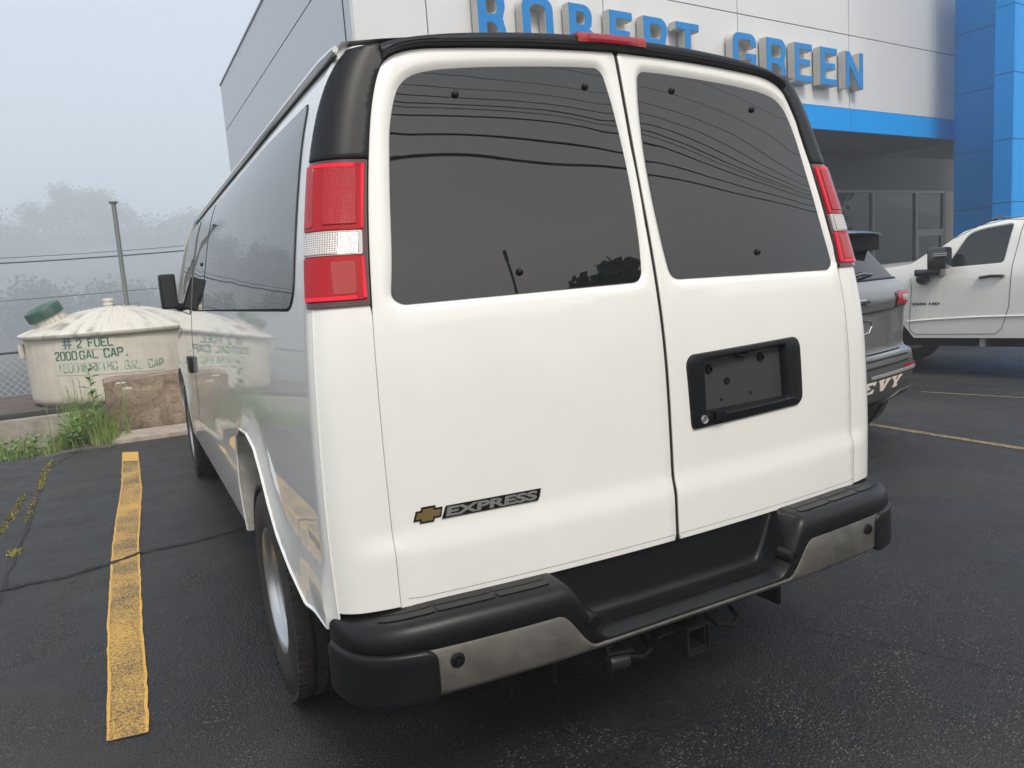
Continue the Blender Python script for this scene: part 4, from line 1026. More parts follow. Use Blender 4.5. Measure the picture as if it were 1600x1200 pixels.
bm = BM(); box(bm, TC.x-TR-.06, TC.x-TR+.01, TC.y-.25, TC.y-.12, .84, 1.04, bev=.01); tob('lifting_lug', bm, TANKM)
def cyl(a, z, o=0.): # a = arc metres from centre-front angle
    th = a/TR; return Vector((TC.x+(TR+.012+o)*math.sin(th), TC.y-(TR+.012+o)*math.cos(th), z))
def inv_tank(u, v):
    d = _f+_r*(u-800)/FPX-_u*(v-600)/FPX; ox, oy = CAM[0]-TC.x, CAM[1]-TC.y; rr = TR+.012
    A = d[0]**2+d[1]**2; B = 2*(ox*d[0]+oy*d[1]); C_ = ox*ox+oy*oy-rr*rr; t = (-B-math.sqrt(max(B*B-4*A*C_, 0)))/2/A
    p = CAM+d*t; return math.atan2(p[0]-TC.x, -(p[1]-TC.y))*TR, p[2]
def tline(s, bl, br_, tl2, m, spacing=1.0, name='lettering', wt=.02, o=.004):
    a0, z0 = inv_tank(*bl); a1, z1 = inv_tank(*br_); _, zt2 = inv_tank(*tl2); H_ = zt2-z0
    bm = BM(); text(bm, s, lambda u, v, t: cyl(a0+(a1-a0)*u, z0+(z1-z0)*u+H_*v, o+.002*t), wt, 0, spacing); fixn(bm); return tob(name, bm, m, None, 0), (a0, z0, a1, z1, H_)
SG = {
 '2': [[(0, .8), (.15, 1), (.85, 1), (1, .85), (1, .62), (0, .12)], [(0, 0), (1, 0)]],
 '0': [[(.42, 1), (.15, 1), (0, .85), (0, .15), (.15, 0), (.42, 0)], [(.62, 0), (.85, 0), (1, .15), (1, .85), (.85, 1), (.62, 1)]],
 '1': [[(.25, .85), (.5, 1), (.5, 0)]], '8': [[(.4, 1), (.15, 1), (.05, .8), (.15, .56), (.4, .54)], [(.6, 1), (.85, 1), (.95, .8), (.85, .56), (.6, .54)], [(.4, .46), (.1, .42), (0, .2), (.15, 0), (.4, 0)], [(.6, .46), (.9, .42), (1, .2), (.85, 0), (.6, 0)]],
 'F': [[(0, 0), (0, 1)], [(.2, 1), (1, 1)], [(.2, .5), (.8, .5)]], 'U': [[(0, 1), (0, .15), (.2, 0), (.42, 0)], [(.62, 0), (.8, 0), (1, .15), (1, 1)]],
 'E': [[(0, 0), (0, 1)], [(.2, 1), (1, 1)], [(.2, .5), (.8, .5)], [(.2, 0), (1, 0)]], 'L': [[(0, 0), (0, 1)], [(.2, 0), (1, 0)]],
 'G': [[(.42, 1), (.15, 1), (0, .85), (0, .15), (.15, 0), (.42, 0)], [(.62, 0), (.85, 0), (1, .15), (1, .45), (.6, .45)], [(.62, 1), (.85, 1), (1, .85), (1, .75)]],
 'A': [[(0, 0), (.42, 1)], [(.58, 1), (1, 0)], [(.3, .3), (.7, .3)]], 'C': [[(.42, 1), (.15, 1), (0, .85), (0, .15), (.15, 0), (.42, 0)], [(.62, 0), (.85, 0), (1, .15), (1, .28)], [(.62, 1), (.85, 1), (1, .85), (1, .72)]],
 'P': [[(0, 0), (0, 1)], [(.2, 1), (.8, 1), (1, .88), (1, .58), (.8, .46), (.2, .46)]], 'W': [[(0, 1), (.22, 0)], [(.3, .05), (.5, .8)], [(.52, .8), (.7, .05)], [(.78, 0), (1, 1)]],
 'O': [[(.42, 1), (.15, 1), (0, .85), (0, .15), (.15, 0), (.42, 0)], [(.62, 0), (.85, 0), (1, .15), (1, .85), (.85, 1), (.62, 1)]],
 'R': [[(0, 0), (0, 1)], [(.2, 1), (.8, 1), (1, .88), (1, .6), (.8, .5), (.2, .5)], [(.5, .4), (1, 0)]], 'K': [[(0, 0), (0, 1)], [(.2, .5), (1, 1)], [(.35, .45), (1, 0)]],
 'I': [[(.5, 0), (.5, 1)]], 'N': [[(0, 0), (0, 1)], [(.15, .95), (.85, .05)], [(1, 0), (1, 1)]], '.': [[(.2, 0), (.5, 0)]],
 '#': [[(.28, -.05), (.28, .28)], [(.28, .4), (.28, .62)], [(.28, .74), (.28, 1.05)], [(.72, -.05), (.72, .28)], [(.72, .4), (.72, .62)], [(.72, .74), (.72, 1.05)], [(0, .7), (.2, .7)], [(.36, .7), (.64, .7)], [(.8, .7), (1, .7)], [(0, .32), (.2, .32)], [(.36, .32), (.64, .32)], [(.8, .32), (1, .32)]]}
def stencil(s, bl, br_, tl2, m, o=.0045, keep=1.):
    a0, z0 = inv_tank(*bl); a1, z1 = inv_tank(*br_); _, zt2 = inv_tank(*tl2); H_ = (zt2-z0)*1.04; n_ = len(s); adv = (a1-a0)/(n_-.26 if s[-1] != '.' else n_-.6); gw = adv*.70; th = H_*.17
    bm = BM()
    for i, ch in enumerate(s):
        for st in SG[ch]:
            if random.random() > keep: continue
            P = [(a0+i*adv+gw*p[0], z0+(z1-z0)*(i*adv/(a1-a0))+H_*p[1]) for p in st]
            for (p, q) in zip(P, P[1:]):
                p, q = Vector(p), Vector(q); t = (q-p).normalized()*th*.18; nn_ = Vector((-t.y, t.x)).normalized()*th*.5
                vs = [bm.verts.new(cyl(w_.x, w_.y, o)) for w_ in (p-t-nn_, q+t-nn_, q+t+nn_, p-t+nn_)]; bm.faces.new(vs)
    fixn(bm); return tob('lettering', bm, m, None, 0)
def tpatch(q, o=.0015):
    P = [inv_tank(*p) for p in q]; bm = BM(); patch(bm, P, [], lambda a, b, o_=0.: cyl(a, b, o), .06); fixn(bm); tob('touch_up_paint', bm, STENP)
tpatch([(96, 545), (96, 531), (180, 527), (182, 545)]); tpatch([(84, 568), (84, 553), (200, 546), (204, 562)], .002); tpatch([(86, 587), (87, 566), (255, 558), (256, 577)], .0025)
for s_, bl, br_, tl2 in (('#', (99, 544), (113, 543), (99, 531)), ('2', (121, 543), (128, 542.5), (121, 531.5)), ('FUEL', (139, 541.5), (177, 539), (139, 529.5)), ('2000', (88, 563.5), (121, 561.5), (88, 551.5)), ('GAL', (126, 561), (154, 558.5), (126, 549.5)), ('CAP.', (164, 558), (200, 554.5), (164, 545.5))):
    stencil(s_, bl, br_, tl2, STENC)

for s_, bl, br_, tl2 in (('1800', (93, 583), (124, 581), (93, 570)), ('WORKING', (128, 580.5), (184, 577), (128, 568)), ('GAL', (196, 576.5), (221, 575), (196, 564)), ('CAP', (233, 574), (256, 572.5), (233, 562))): stencil(s_, bl, br_, tl2, STENF)

# ================================================================== PAD, WALL, BLOCK, FENCE
bm = BM(); P = [(-6.5, 9.9), (-2.0, 9.80), (2.4, 9.80), (2.4, 13.3), (-6.5, 13.3)]; prism(bm, P, lambda p: Vector((p[0], p[1], .10)), lambda p: Vector((p[0], p[1], -.9))); fixn(bm)
tag(obj('retaining_wall', bm, CONC, smooth=0), 'low pale concrete retaining wall carrying the fuel tank pad', 'wall')
bm = BM(); box(bm, -6.4, 2.3, 10.10, 13.2, .102, .125); tag(obj('pad_surface', bm, RUSTB, smooth=0), kind='structure')
bm = BM(); box(bm, -6.4, 2.2, 10.02, 10.10, .104, .17, bev=.01); tag(obj('timber_edging', bm, mat('dark_edging', (.03, .03, .032), .7)), 'dark edging beam lying along the front of the tank pad', 'beam')
def block(x0, x1, y0, y1, h, rz=0):
    bm = BM(); cx_ = (x0+x1)/2; nx_, nz_, ny_ = 22, 9, 9
    for X in (x0, x1): grid(bm, lambda y, z: Vector((X, y, z)), lin(y0, y1, ny_), lin(0, h, nz_))
    for Y in (y0, y1): grid(bm, lambda x, z: Vector((x, Y, z)), lin(x0, x1, nx_), lin(0, h, nz_))
    grid(bm, lambda x, y: Vector((x, y, h)), lin(x0, x1, nx_), lin(y0, y1, ny_))
    bmesh.ops.remove_doubles(bm, verts=bm.verts, dist=1e-4)
    for v in bm.verts:
        p = v.co; k = sum((abs(p.x-x0) < .01 or abs(p.x-x1) < .01, abs(p.y-y0) < .01 or abs(p.y-y1) < .01, abs(p.z-h) < .01))
        j_ = .006 if k < 2 else .016
        v.co += Vector((random.uniform(-j_, j_), random.uniform(-j_, j_), random.uniform(-j_, j_)*.8-(.01 if k > 1 else 0)))
    fixn(bm); return bm
tag(obj('concrete_block', block(-1.69, 2.1, 8.02, 8.66, .635), CONCB, smooth=30), 'brown stained concrete barrier block standing ahead of the van', 'concrete block')
# fence behind tank
fe = tag(empty('chain_link_fence', (-4, 13.25, .1)), 'low chain-link fence behind the left side of the fuel tank', 'fence')
bm = BM(); zt0, zb0 = 1.02-.05, .05; sgap = .085
def fxp(x, z): return Vector((x+4, 0, z-.1))
x0, x1 = -6.6, -1.0; H_ = .80
k = 0; x = x0-H_
while x < x1:
    a = max(x, x0); b = min(x+H_, x1)
    if b > a:
        tube(bm, [fxp(a, zb0+(a-x)), fxp(b, zb0+(b-x))], .0055, 3, False); tube(bm, [fxp(a, zb0+H_-(a-x)), fxp(b, zb0+H_-(b-x))], .0055, 3, False)
    x += sgap*1.35
obj('wire_mesh', bm, FENCEM, fe)
bm = BM(); tube(bm, [fxp(x0, zb0+H_), fxp(x1, zb0+H_)], .018, 8); obj('top_rail', bm, WIRE, fe)
for x in (-6.5, -3.9, -1.2):
    bm = BM(); tube(bm, [fxp(x, -.2), fxp(x, .9)], .028, 8); obj('post', bm, GALV, fe)

# ================================================================== WIRES, POLE
def cable(p0, p1, sag, r, label, n=30, grp=None):
    p0, p1 = Vector(p0), Vector(p1); bm = BM()
    pts = [p0.lerp(p1, t)-Vector((0, 0, sag*4*t*(1-t))) for t in lin(0, 1, n)]
    tube(bm, pts, r, 6); return tag(obj('overhead_cable', bm, WIRE), label, 'cable', grp)
q0 = onplane(-500, 405, 1, 45); q1 = onplane(285, 404, 1, 45)
cable((-40, 45, 6.2), (22, 45, 6.3), 2.0, .04, 'thicker lower one of the two overhead cables crossing in front of the foggy trees')
cable((-40, 45, 6.5), (22, 45, 6.62), 2.05, .018, 'thin cable just above the thick one, crossing in front of the foggy trees')
cable((-40, 45, 3.2), (22, 45, 3.8), 1.2, .02, 'lowest thin cable passing behind the tank lid and the vent pipe')
# distribution lines behind the photographer (seen mirrored in the rear windows)
for i, (y, z, r) in enumerate(((-10.0, 8.62, .020), (-10.0, 8.93, .015), (-10, 9.27, .013), (-10, 9.42, .007), (-10, 9.52, .011), (-10, 9.70, .010), (-10, 9.95, .007), (-10, 10.3, .007), (-10, 10.9, .006), (-10.2, 12.0, .006))):
    cable((-34, y, z+.25), (46, y, z+.75), .5, r, 'overhead line behind the photographer, mirrored in the rear windows', grp='lines mirrored in the rear windows', n=40)
up = tag(empty('utility_pole', (7.1, -18.6, -.3)), 'slim pole mirrored at the foot of the left rear window', 'pole')
bm = BM(); tube(bm, [(0, 0, 0), (0, 0, 10.6)], [.09, .06], 10); obj('pole_shaft', bm, BARK, up)
bm = BM(); box(bm, -.08, .08, -.05, .05, 10.1, 10.7); obj('pole_head', bm, BARK, up)

# ================================================================== PLANTS
def leafmesh(bm, base, d, l_, w_, up_=Vector((0, 0, 1)), fold=.2):
    d = d.normalized(); s_ = d.cross(up_)
    if s_.length < .01: s_ = Vector((1, 0, 0))
    s_.normalize(); n_ = s_.cross(d)
    a = bm.verts.new(base); b = bm.verts.new(base+d*l_*.5+s_*w_/2+n_*fold*w_); c_ = bm.verts.new(base+d*l_*.98-n_*l_*.08); e_ = bm.verts.new(base+d*l_*.5-s_*w_/2+n_*fold*w_)
    m_ = bm.verts.new(base+d*l_*.52)
    for q in ((a, b, m_), (b, c_, m_), (c_, e_, m_), (e_, a, m_)): bm.faces.new(q)
def rnd(a, b): return random.uniform(a, b)
def grass(name, region, n, hmin, hmax, label, m=GRASS, w_=.006, stuff=True):
    bm = BM()
    for _ in range(n):
        x, y = region(); z = gz(x, y)+.02; h_ = rnd(hmin, hmax); a = rnd(0, 2*PI); lean = rnd(.05, .45)*h_
        p = [Vector((x, y, z)), Vector((x+math.cos(a)*lean*.3, y+math.sin(a)*lean*.3, z+h_*.55)), Vector((x+math.cos(a)*lean, y+math.sin(a)*lean, z+h_))]
        sd_ = Vector((-math.sin(a), math.cos(a), 0)).lerp(Vector((1, 0, 0)), .5).normalized()*w_
        v = [bm.verts.new(p[0]-sd_), bm.verts.new(p[0]+sd_), bm.verts.new(p[1]-sd_*.8), bm.verts.new(p[1]+sd_*.8), bm.verts.new(p[2])]
        bm.faces.new((v[0], v[1], v[3], v[2])); bm.faces.new((v[2], v[3], v[4]))
    return tag(obj(name, bm, m, smooth=0), label, 'grass', kind='stuff')
def blob(cx_, cy_, sx, sy_): return lambda: (random.gauss(cx_, sx), random.gauss(cy_, sy_))
grass('grass', lambda: (rnd(-2.3, -1.62)+random.gauss(0, .03), rnd(7.35, 9.6)), 2000, .06, .24, 'unkempt green grass growing between the wall and the concrete block')
grass('grass', blob(-1.74, 7.75, .09, .25), 420, .12, .36, 'taller tuft of grass at the corner of the concrete block')
grass('grass', lambda: (rnd(-2.1, -1.75), rnd(7.6, 8.6)), 170, .35, .66, 'thin upright grass stems before the fuel tank', w_=.0035)
grass('grass', lambda: (rnd(-5.0, -2.55), rnd(8.7, 9.7)), 1300, .06, .3, 'rough grass along the foot of the retaining wall')
def herb(x, y, h_, n, ll, lw, m, label, name='leafy_weed', spread=.5, heads=0, lean=(0, 0), cat='weed'):
    e_ = tag(empty(name, (x, y, gz(x, y))), label, cat)
    bm = BM(); pts = [Vector((lean[0]*t*t, lean[1]*t*t, h_*t)) for t in lin(0, 1, 6)]; tube(bm, pts, [.006]*3+[.004]*3, 5); obj('stem', bm, LEAF, e_)
    bm = BM()
    for i in range(n):
        t = rnd(.15, 1) if n > 30 else (i+1)/n; p = Vector((lean[0]*t*t, lean[1]*t*t, h_*t)); a = i*2.4+rnd(-.3, .3)
        d = Vector((math.cos(a), math.sin(a), rnd(.15, .8))); off = d*rnd(0, spread)*ll if n > 30 else Vector((0, 0, 0))
        leafmesh(bm, p+off, d, ll*rnd(.7, 1.15)*(1.1-.35*t), lw*rnd(.8, 1.1))
    obj('leaves', bm, m, e_)
    if heads:
        for k in range(heads):
            a = rnd(0, 6.28); r_ = rnd(.02, .12) if heads > 1 else 0; hz = h_+rnd(-.05, .12) if heads > 1 else h_; c_ = Vector((lean[0]+r_*math.cos(a), lean[1]+r_*math.sin(a), hz))
            bm = BM(); tube(bm, [pts[3], c_], .0025, 4)
            for _ in range(46):
                q = rnd(0, 6.28); rr = .055*math.sqrt(random.random()); p = c_+Vector((rr*math.cos(q), rr*math.sin(q), -.25*rr+rnd(0, .012))); lathe(bm, [(0, .006), (.0065, .0), (0, -.005)], Matrix.Translation(p), 5)
            obj('flower_head', bm, FLOWER, e_)
    return e_
p = G(151, 690); herb(-1.80, 7.75, .78, 24, .17, .065, LEAFM, 'tall milkweed plant with broad opposite leaves rising before the tank', 'milkweed_plant', cat='plant')
herb(-1.76, 7.7, .60, 14, .09, .02, LEAF, 'flowering weed with a white umbel beside the milkweed plant', 'umbel_flower', heads=1, cat='wildflower')
herb(-1.52, 7.62, .63, 9, .08, .015, LEAF, 'wildflower with white umbels standing against the brown concrete block', 'umbel_flower', heads=1, lean=(.02, 0), cat='wildflower')
herb(-1.50, 7.66, .56, 6, .08, .015, LEAF, 'smaller umbel flower, just below the other one against the concrete block', 'umbel_flower', heads=1, lean=(.05, 0), cat='wildflower')
herb(-2.02, 7.35, .16, 60, .09, .04, LEAF, 'bushy weed with one low white flower at the end of the pavement crack', 'leafy_weed', spread=1.3, heads=1)
herb(-1.98, 7.5, .30, 90, .10, .035, LEAF, 'dense leafy weed behind the low white flower', 'leafy_weed', spread=1.6)
for i, (x, y, h_) in enumerate(((-2.25, 8.9, .55), (-2.35, 8.8, .62), (-2.1, 8.7, .62), (-2.2, 9.0, .5), (-2.02, 8.6, .66), (-1.95, 8.5, .62))):
    herb(x, y, h_+.02, 8, .10, .012, LEAF, ['leftmost slender seed-headed weed before the tank', 'slender weed second from the left before the tank', 'slender weed right of the tank base shadow', 'short slender weed behind the others', 'slender tall weed left of the milkweed plant', 'slender weed nearest the milkweed plant'][i], 'slender_weed')
for i, (x, y, h_) in enumerate(((-2.95, 7.9, .42), (-3.1, 7.5, .5), (-2.75, 8.3, .3), (-2.5, 8.6, .34))):
    herb(x, y, h_*.85, 48, .10, .045, LEAF, ['broad-leaved weed at the left edge below the retaining wall', 'leafy shrub cut off by the left edge of the view', 'creeping weed at the foot of the retaining wall', 'creeping weed nearest the grass at the foot of the retaining wall'][i], 'leafy_weed', spread=1.8)
# moss along the cracks
def mossy(pts, n, label):
    P = resamp([G(*p) for p in pts], 60); bm = BM()
    for _ in range(n):
        k = random.choice(P[:]); x, y = k[0]+random.gauss(0, .015), k[1]+random.gauss(0, .05); z = gz(x, y)
        for _j in range(3):
            a = rnd(0, 6.28); leafmesh(bm, Vector((x, y, z)), Vector((math.cos(a), math.sin(a), rnd(.3, 1.2))), rnd(.007, .02), .008)
    tag(obj('crack_weeds', bm, MOSS, smooth=0), label, 'weeds', kind='stuff')
mossy([(80, 722), (68, 745), (62, 768)], 300, 'yellow-green moss in the crack nearest the grass'); mossy([(58, 775), (50, 792), (42, 820)], 90, 'thin reddish moss further along the same crack')
mossy([(38, 778), (20, 808), (0, 835)], 200, 'moss tufts in the left branch of the crack'); mossy([(28, 862), (18, 868)], 80, 'small separate tuft of moss near the crack junction')

# ================================================================== FOGGY TREES
def tree(x, y, h_, w_, label, grp, n=1500, seed=1, zb=None, leaf=.5):
    rs = random.Random(seed); zb = gz(x, y) if zb is None else zb
    if y > 30:
        top = 1.437+(h_+zb-1.437)*3.2; x, y = -1.35+(x+1.35)*3.2, y*3.2; h_ = h_*1.9; w_ *= 3.0; leaf *= 1.5; n = int(n*1.4); zb = top-h_
    e_ = tag(empty('tree', (x, y, zb)), label, 'tree', grp)
    bm = BM(); tube(bm, [(0, 0, 0), (rs.uniform(-.2, .2), 0, h_*.45), (rs.uniform(-.4, .4), 0, h_*.9)], [.35, .22, .06], 8)
    for k in range(7):
        a = rs.uniform(0, 6.28); z0 = h_*rs.uniform(.3, .7); tube(bm, [(0, 0, z0), (math.cos(a)*w_*.25, math.sin(a)*w_*.25, z0+h_*.12), (math.cos(a)*w_*.42, math.sin(a)*w_*.42, z0+h_*.16)], [.12, .08, .03], 5)
    obj('trunk', bm, BARK, e_)
    n = int(n*3.0); bm = BM(); cl_s = []
    for k in range(38):
        t = rs.uniform(.12, 1.); prof = math.sin(PI*min(1, (1.06-t)*1.05))**.6; a = rs.uniform(0, 6.28); r_ = w_*.5*prof*rs.uniform(.2, 1)
        cl_s.append((r_*math.cos(a), r_*math.sin(a), h_*t*.95, w_*rs.uniform(.09, .2)))
    for _ in range(n):
        cx_, cy_, cz, cr = rs.choice(cl_s); d = Vector((rs.gauss(0, 1), rs.gauss(0, 1), rs.gauss(0, .8))); d.normalize(); p = Vector((cx_, cy_, cz))+d*cr*rs.uniform(.4, 1.15)
        n_ = Vector((rs.gauss(0, 1), rs.gauss(0, 1), rs.gauss(0, 1))).normalized(); s_ = n_.orthogonal().normalized()*leaf*rs.uniform(.35, .9); t_ = n_.cross(s_)
        v = [bm.verts.new(p+q) for q in (s_, t_*.7, -s_, -t_*.7)]; bm.faces.new(v)
    obj('crown', bm, LEAFD, e_); return e_
kinds = []
tree(-5.0, 104, 18.6, 10, 'tallest tree, rising above the foggy treeline left of the vent pipe', 'trees fading into the fog', 2600, 3, -2)
tree(-8.2, 106, 17, 8, 'tree just left of the tallest one in the foggy treeline', 'trees fading into the fog', 1500, 4, -2)
tree(-14.5, 98, 15.5, 11, 'broad tree at the left edge of the foggy treeline', 'trees fading into the fog', 2000, 5, -2)
sd_ = 10
for i, (x, y, h_, w_) in enumerate(((-24, 100, 16, 12), (-19.5, 102, 15, 10), (-10.5, 100, 13.2, 10), (-1.0, 106, 17, 8), (2.6, 104, 14.5, 9), (6.5, 103, 15, 9), (11, 103, 15.5, 10), (16, 105, 16, 11), (22, 106, 17, 12), (-31, 100, 17, 13), (-40, 98, 18, 14), (-52, 92, 18, 15))):
    tree(x, y, h_, w_, 'tree in the even grey treeline dissolving into the fog', 'trees fading into the fog', 1300, sd_+i, -2)
for i, (x, y, h_, w_) in enumerate(((-14, 62, 8, 9), (-7, 60, 6.5, 8), (-1, 62, 6.2, 8), (4.5, 60, 6.6, 8), (10, 62, 7, 9), (-22, 60, 9, 10), (-30, 56, 12, 11), (-36, 46, 13, 12), (-41, 34, 14, 12), (-25, 50, 11, 9))):
    tree(x, y, h_, w_, 'lower tree on the slope beyond the tank, grey in the fog', 'lower trees on the foggy slope', 1300, 40+i, -3.2)
for i, (x, y, h_, w_) in enumerate(((13.6, -20.5, 10.6, 7), (18.5, -21, 8.0, 7), (12, -46, 15, 12), (0, -52, 15, 14), (-14, -52, 15, 14), (24, -44, 14, 14), (40, -36, 12, 14), (54, -32, 12, 15), (66, -22, 13, 14))):
    tree(x, y, h_, w_, 'tree behind the photographer, mirrored in the rear windows', 'trees mirrored in the windows', 1300, 70+i, -.8)
for i, (x, y, h_, w_) in enumerate(((-9.6, 29.5, 7.2, 4.5), (-12.5, 27, 7.6, 5.5), (-16, 25, 8, 6), (-12.5, 29.8, 6.5, 5), (-20, 22, 9, 7))):
    tree(x, y, h_, w_, 'tree just outside the left edge, mirrored in the long side window', 'trees mirrored in the side window', 1500, 90+i, -3.0, leaf=.22)
# hillside rising behind the trees
bm = BM()
def hz(x, y): return -6+46*sst(150, 430, math.hypot(x*.5, y))+1.2*math.sin(x*.07)*math.sin(y*.05)
grid(bm, lambda x, y: Vector((x, y, hz(x, y))), lin(-410, 400, 60), lin(130, 450, 30)); tag(obj('hillside', bm, FARG), kind='structure')
bm = BM(); grid(bm, lambda x, y: Vector((x, y, -3+84*sst(40, 330, -y)**1.1+1.5*math.sin(x*.05+y*.03))), lin(-400, 400, 40), lin(-290, -50, 30)); tag(obj('hillside', bm, FARG), kind='structure')

# ================================================================== GREY SUV
SA = R(-9); sx_ = Vector((math.cos(SA), -math.sin(SA)*0+math.sin(R(9)), 0)); 
suv = tag(empty('parked_suv', (3.57+.054*math.sin(R(81)), 2.05+.054*math.cos(R(81)), -.065), R(9)), 'grey compact SUV with cream lettering on its dark bumper, parked right of the van', 'suv')
suv.scale = (1, 1, 1.03)
SZ = [.27, .34, .45, .60, .72, .90, 1.08, 1.18, 1.26, 1.40, 1.56, 1.66]
SWd = spline(SZ, [.80, .90, .91, .915, .905, .90, .895, .885, .83, .76, .69, .64])
SYR = itp([.25, .34, .42, .575, .58, .66, .69, .72, 1.0, 1.12, 1.19, 1.28, 1.32, 1.60, 1.67], [.20, .06, .02, .0, .01, .012, .02, .075, .055, .03, .05, .12, .15, .36, .50])
SYF = itp([.25, .5, .9, 1.0, 1.10, 1.60, 1.67], [4.55, 4.65, 4.6, 4.45, 3.6, 2.7, 2.4])
def suvP(b, z, s):     # b<0 rear face, 0.. corner arc, then side
    w_ = SWd(z)+.06*(1-sst(.6, .8, z))+.02; rc = .11; x0 = w_-rc; y0 = SYR(z); L_ = rc*PI/2; bw = .09
    if b <= 0: x = x0+b; return Vector((s*x, y0+bw*x*x, z))
    y1 = y0+bw*x0*x0
    if b < L_: a = b/rc; return Vector((s*(x0+rc*math.sin(a)), y1+rc*(1-math.cos(a)), z))
    y = y1+rc+(b-L_); yf = SYF(z); k = max(0, y-(yf-1.0))/1.0
    return Vector((s*(w_-.32*min(k, 1)**2.2), min(y, yf), z))
_su = wrapn(suvP)
def suvfn(s): return lambda a, b, o=0.: _su(a, b, o, s)
def suvgrid(bm, z0, z1, nz, off=0., bmax=None, s_both=True):
    for s in (-1, 1):
        rows = []
        for z in lin(z0, z1, nz):
            x0 = SWd(z)+.06*(1-sst(.6, .8, z))+.02-.11; bs = lin(-x0, 0, 9)[:-1]+lin(0, .173, 7)[:-1]
            ys = SYR(z)+.09*x0*x0+.11; yl_ = SYF(z)-ys; bm_ = bmax if bmax else yl_+.173
            bs += lin(.173, bm_, 16 if not bmax else 3)
            rows.append([bm.verts.new(suvfn(s)(b, z, off)) for b in bs]+([bm.verts.new((0, SYF(z), z))] if not bmax else []))
        for r0, r1 in zip(rows, rows[1:]):
            for i in range(len(r0)-1): bm.faces.new((r0[i], r0[i+1], r1[i+1], r1[i]))
def sobj(name, bm, m, par=None, sm=35): fixn(bm); return obj(name, bm, m, par or suv, sm)
bm = BM(); suvgrid(bm, .34, .608, 5); sobj('lower_cladding', bm, SUVD)
bm = BM(); suvgrid(bm, .25, .34, 4); sobj('under_bumper', bm, SUVB)
bm = BM(); suvgrid(bm, .61, 1.27, 26); suvgrid(bm, 1.62, 1.67, 3)
grid(bm, lambda x, y: Vector((x*SWd(1.66)*(1-.1*max(0, (y-2)/.5)), y, 1.665+.03*(1-x*x)-.05*max(0, (y-2.1))**2)), lin(-1, 1, 9), lin(.45, 2.7, 10))
grid(bm, lambda x, y: Vector((x*.80, y, 1.10-.08*((y-3.5)/1.1)**2+.03*(1-x*x))), lin(-1, 1, 9), lin(3.3, 4.5, 8)); sobj('body_shell', bm, SUVG)
bm = BM(); suvgrid(bm, 1.268, 1.622, 10, -.004); sobj('glasshouse', bm, SUVGL)
for s in (-1, 1):
    bm = BM(); P = [(y, z) for y, z in ((.30, 1.27), (.42, 1.27), (.85, 1.62), (.50, 1.62))]; 
    patch(bm, P, [], lambda a, b, o=0.: Vector((s*(SWd(b)+.004+o), a, b)), .08, rim=[(0, -.01)]); sobj('rear_pillar', bm, SUVB)
# bumper silver, tailgate details
bm = BM()
for s in (-1, 1): patch(bm, [(-.80, .532), (.14, .528), (.14, .552), (-.80, .552)], [], lambda a, b, o=0.: suvfn(s)(a, b, o+.014), .05, rim=[(.001, -.01)])
sobj('silver_strip', bm, SUVL)
for s in (-1, 1):
    bm = BM(); patch(bm, [(-.20, .556), (.12, .553), (.12, .572), (-.17, .574)], [], lambda a, b, o=0.: suvfn(s)(a, b, o+.008), .04, rim=[(.001, -.008)]); sobj('bumper_reflector', bm, RED)
    bm = BM(); patch(bm, [(-.20, 1.055), (.14, 1.045), (.24, 1.06), (.24, 1.17), (-.15, 1.17), (-.21, 1.155)], [], lambda a, b, o=0.: suvfn(s)(a, b, o+.008), .03, rim=[(.002, -.01)]); t2 = sobj('tail_light', bm, SUVB)
    bm = BM(); P = [(-.185, 1.066), (.12, 1.058), (.12, 1.078), (-.09, 1.088), (-.105, 1.138), (.12, 1.140), (.12, 1.160), (-.14, 1.160), (-.19, 1.145)]; patch(bm, P, [], lambda a, b, o=0.: suvfn(s)(a, b, o+.012), .03, rim=[(.001, -.005)]); sobj('red_lens', bm, RED, t2)
    bm = BM(); patch(bm, [(-.08, 1.092), (.12, 1.085), (.12, 1.134), (-.095, 1.132)], [], lambda a, b, o=0.: suvfn(s)(a, b, o+.011), .03); sobj('clear_lens', bm, CLEAR, t2)
    bm = BM(); patch(bm, roundpoly([(.05, .30), (.06, .36), (-.20, .37), (-.32, .31), (-.30, .28)], .01, 2), [], lambda a, b, o=0.: suvfn(s)(a, b, o+.015), .05, rim=[(.002, -.02)]); sobj('bumper_scoop', bm, SUVD)
rr_ = lambda x, z, o=0.: suvP(abs(x)-(SWd(z)+.06*(1-sst(.6, .8, z))+.02-.11), z, 1 if x >= 0 else -1)+Vector((0, -o, 0))
bm = BM()
for pl in ([(-.70, 1.055), (-.55, 1.035), (0, 1.03), (.55, 1.035), (.70, 1.055)], [(-.70, .708), (0, .708), (.70, .708)], [(-.78, .66), (-.5, .665), (0, .665), (.5, .665), (.78, .66)], [(-.80, 1.27), (-.4, 1.272), (0, 1.272), (.4, 1.272), (.80, 1.27)], [(-.80, .610), (0, .610), (.80, .610)]):
    tube(bm, [rr_(q[0], q[1], .001) for q in densify(pl, .06, False)], .008, 6)
objs('panel_gap', bm, GAP, suv)
bm = BM(); patch(bm, roundpoly([(-.30, .80), (.30, .80), (.31, 1.0), (-.31, 1.0)], .03, 3), [], lambda a, b, o=0.: rr_(a, b, .002), .06); plt = sobj('plate_recess', bm, mat('recess_grey', (.20, .205, .21), .4, .5))
bm = BM(); tube(bm, [rr_(x, z, .008) for x, z in ((-.1, .99), (.02, .985), (.06, .975), (.17, .97), (.20, .93), (.16, .88), (.05, .87))], .0045, 6); sobj('plate_bracket', bm, CHROME, plt)
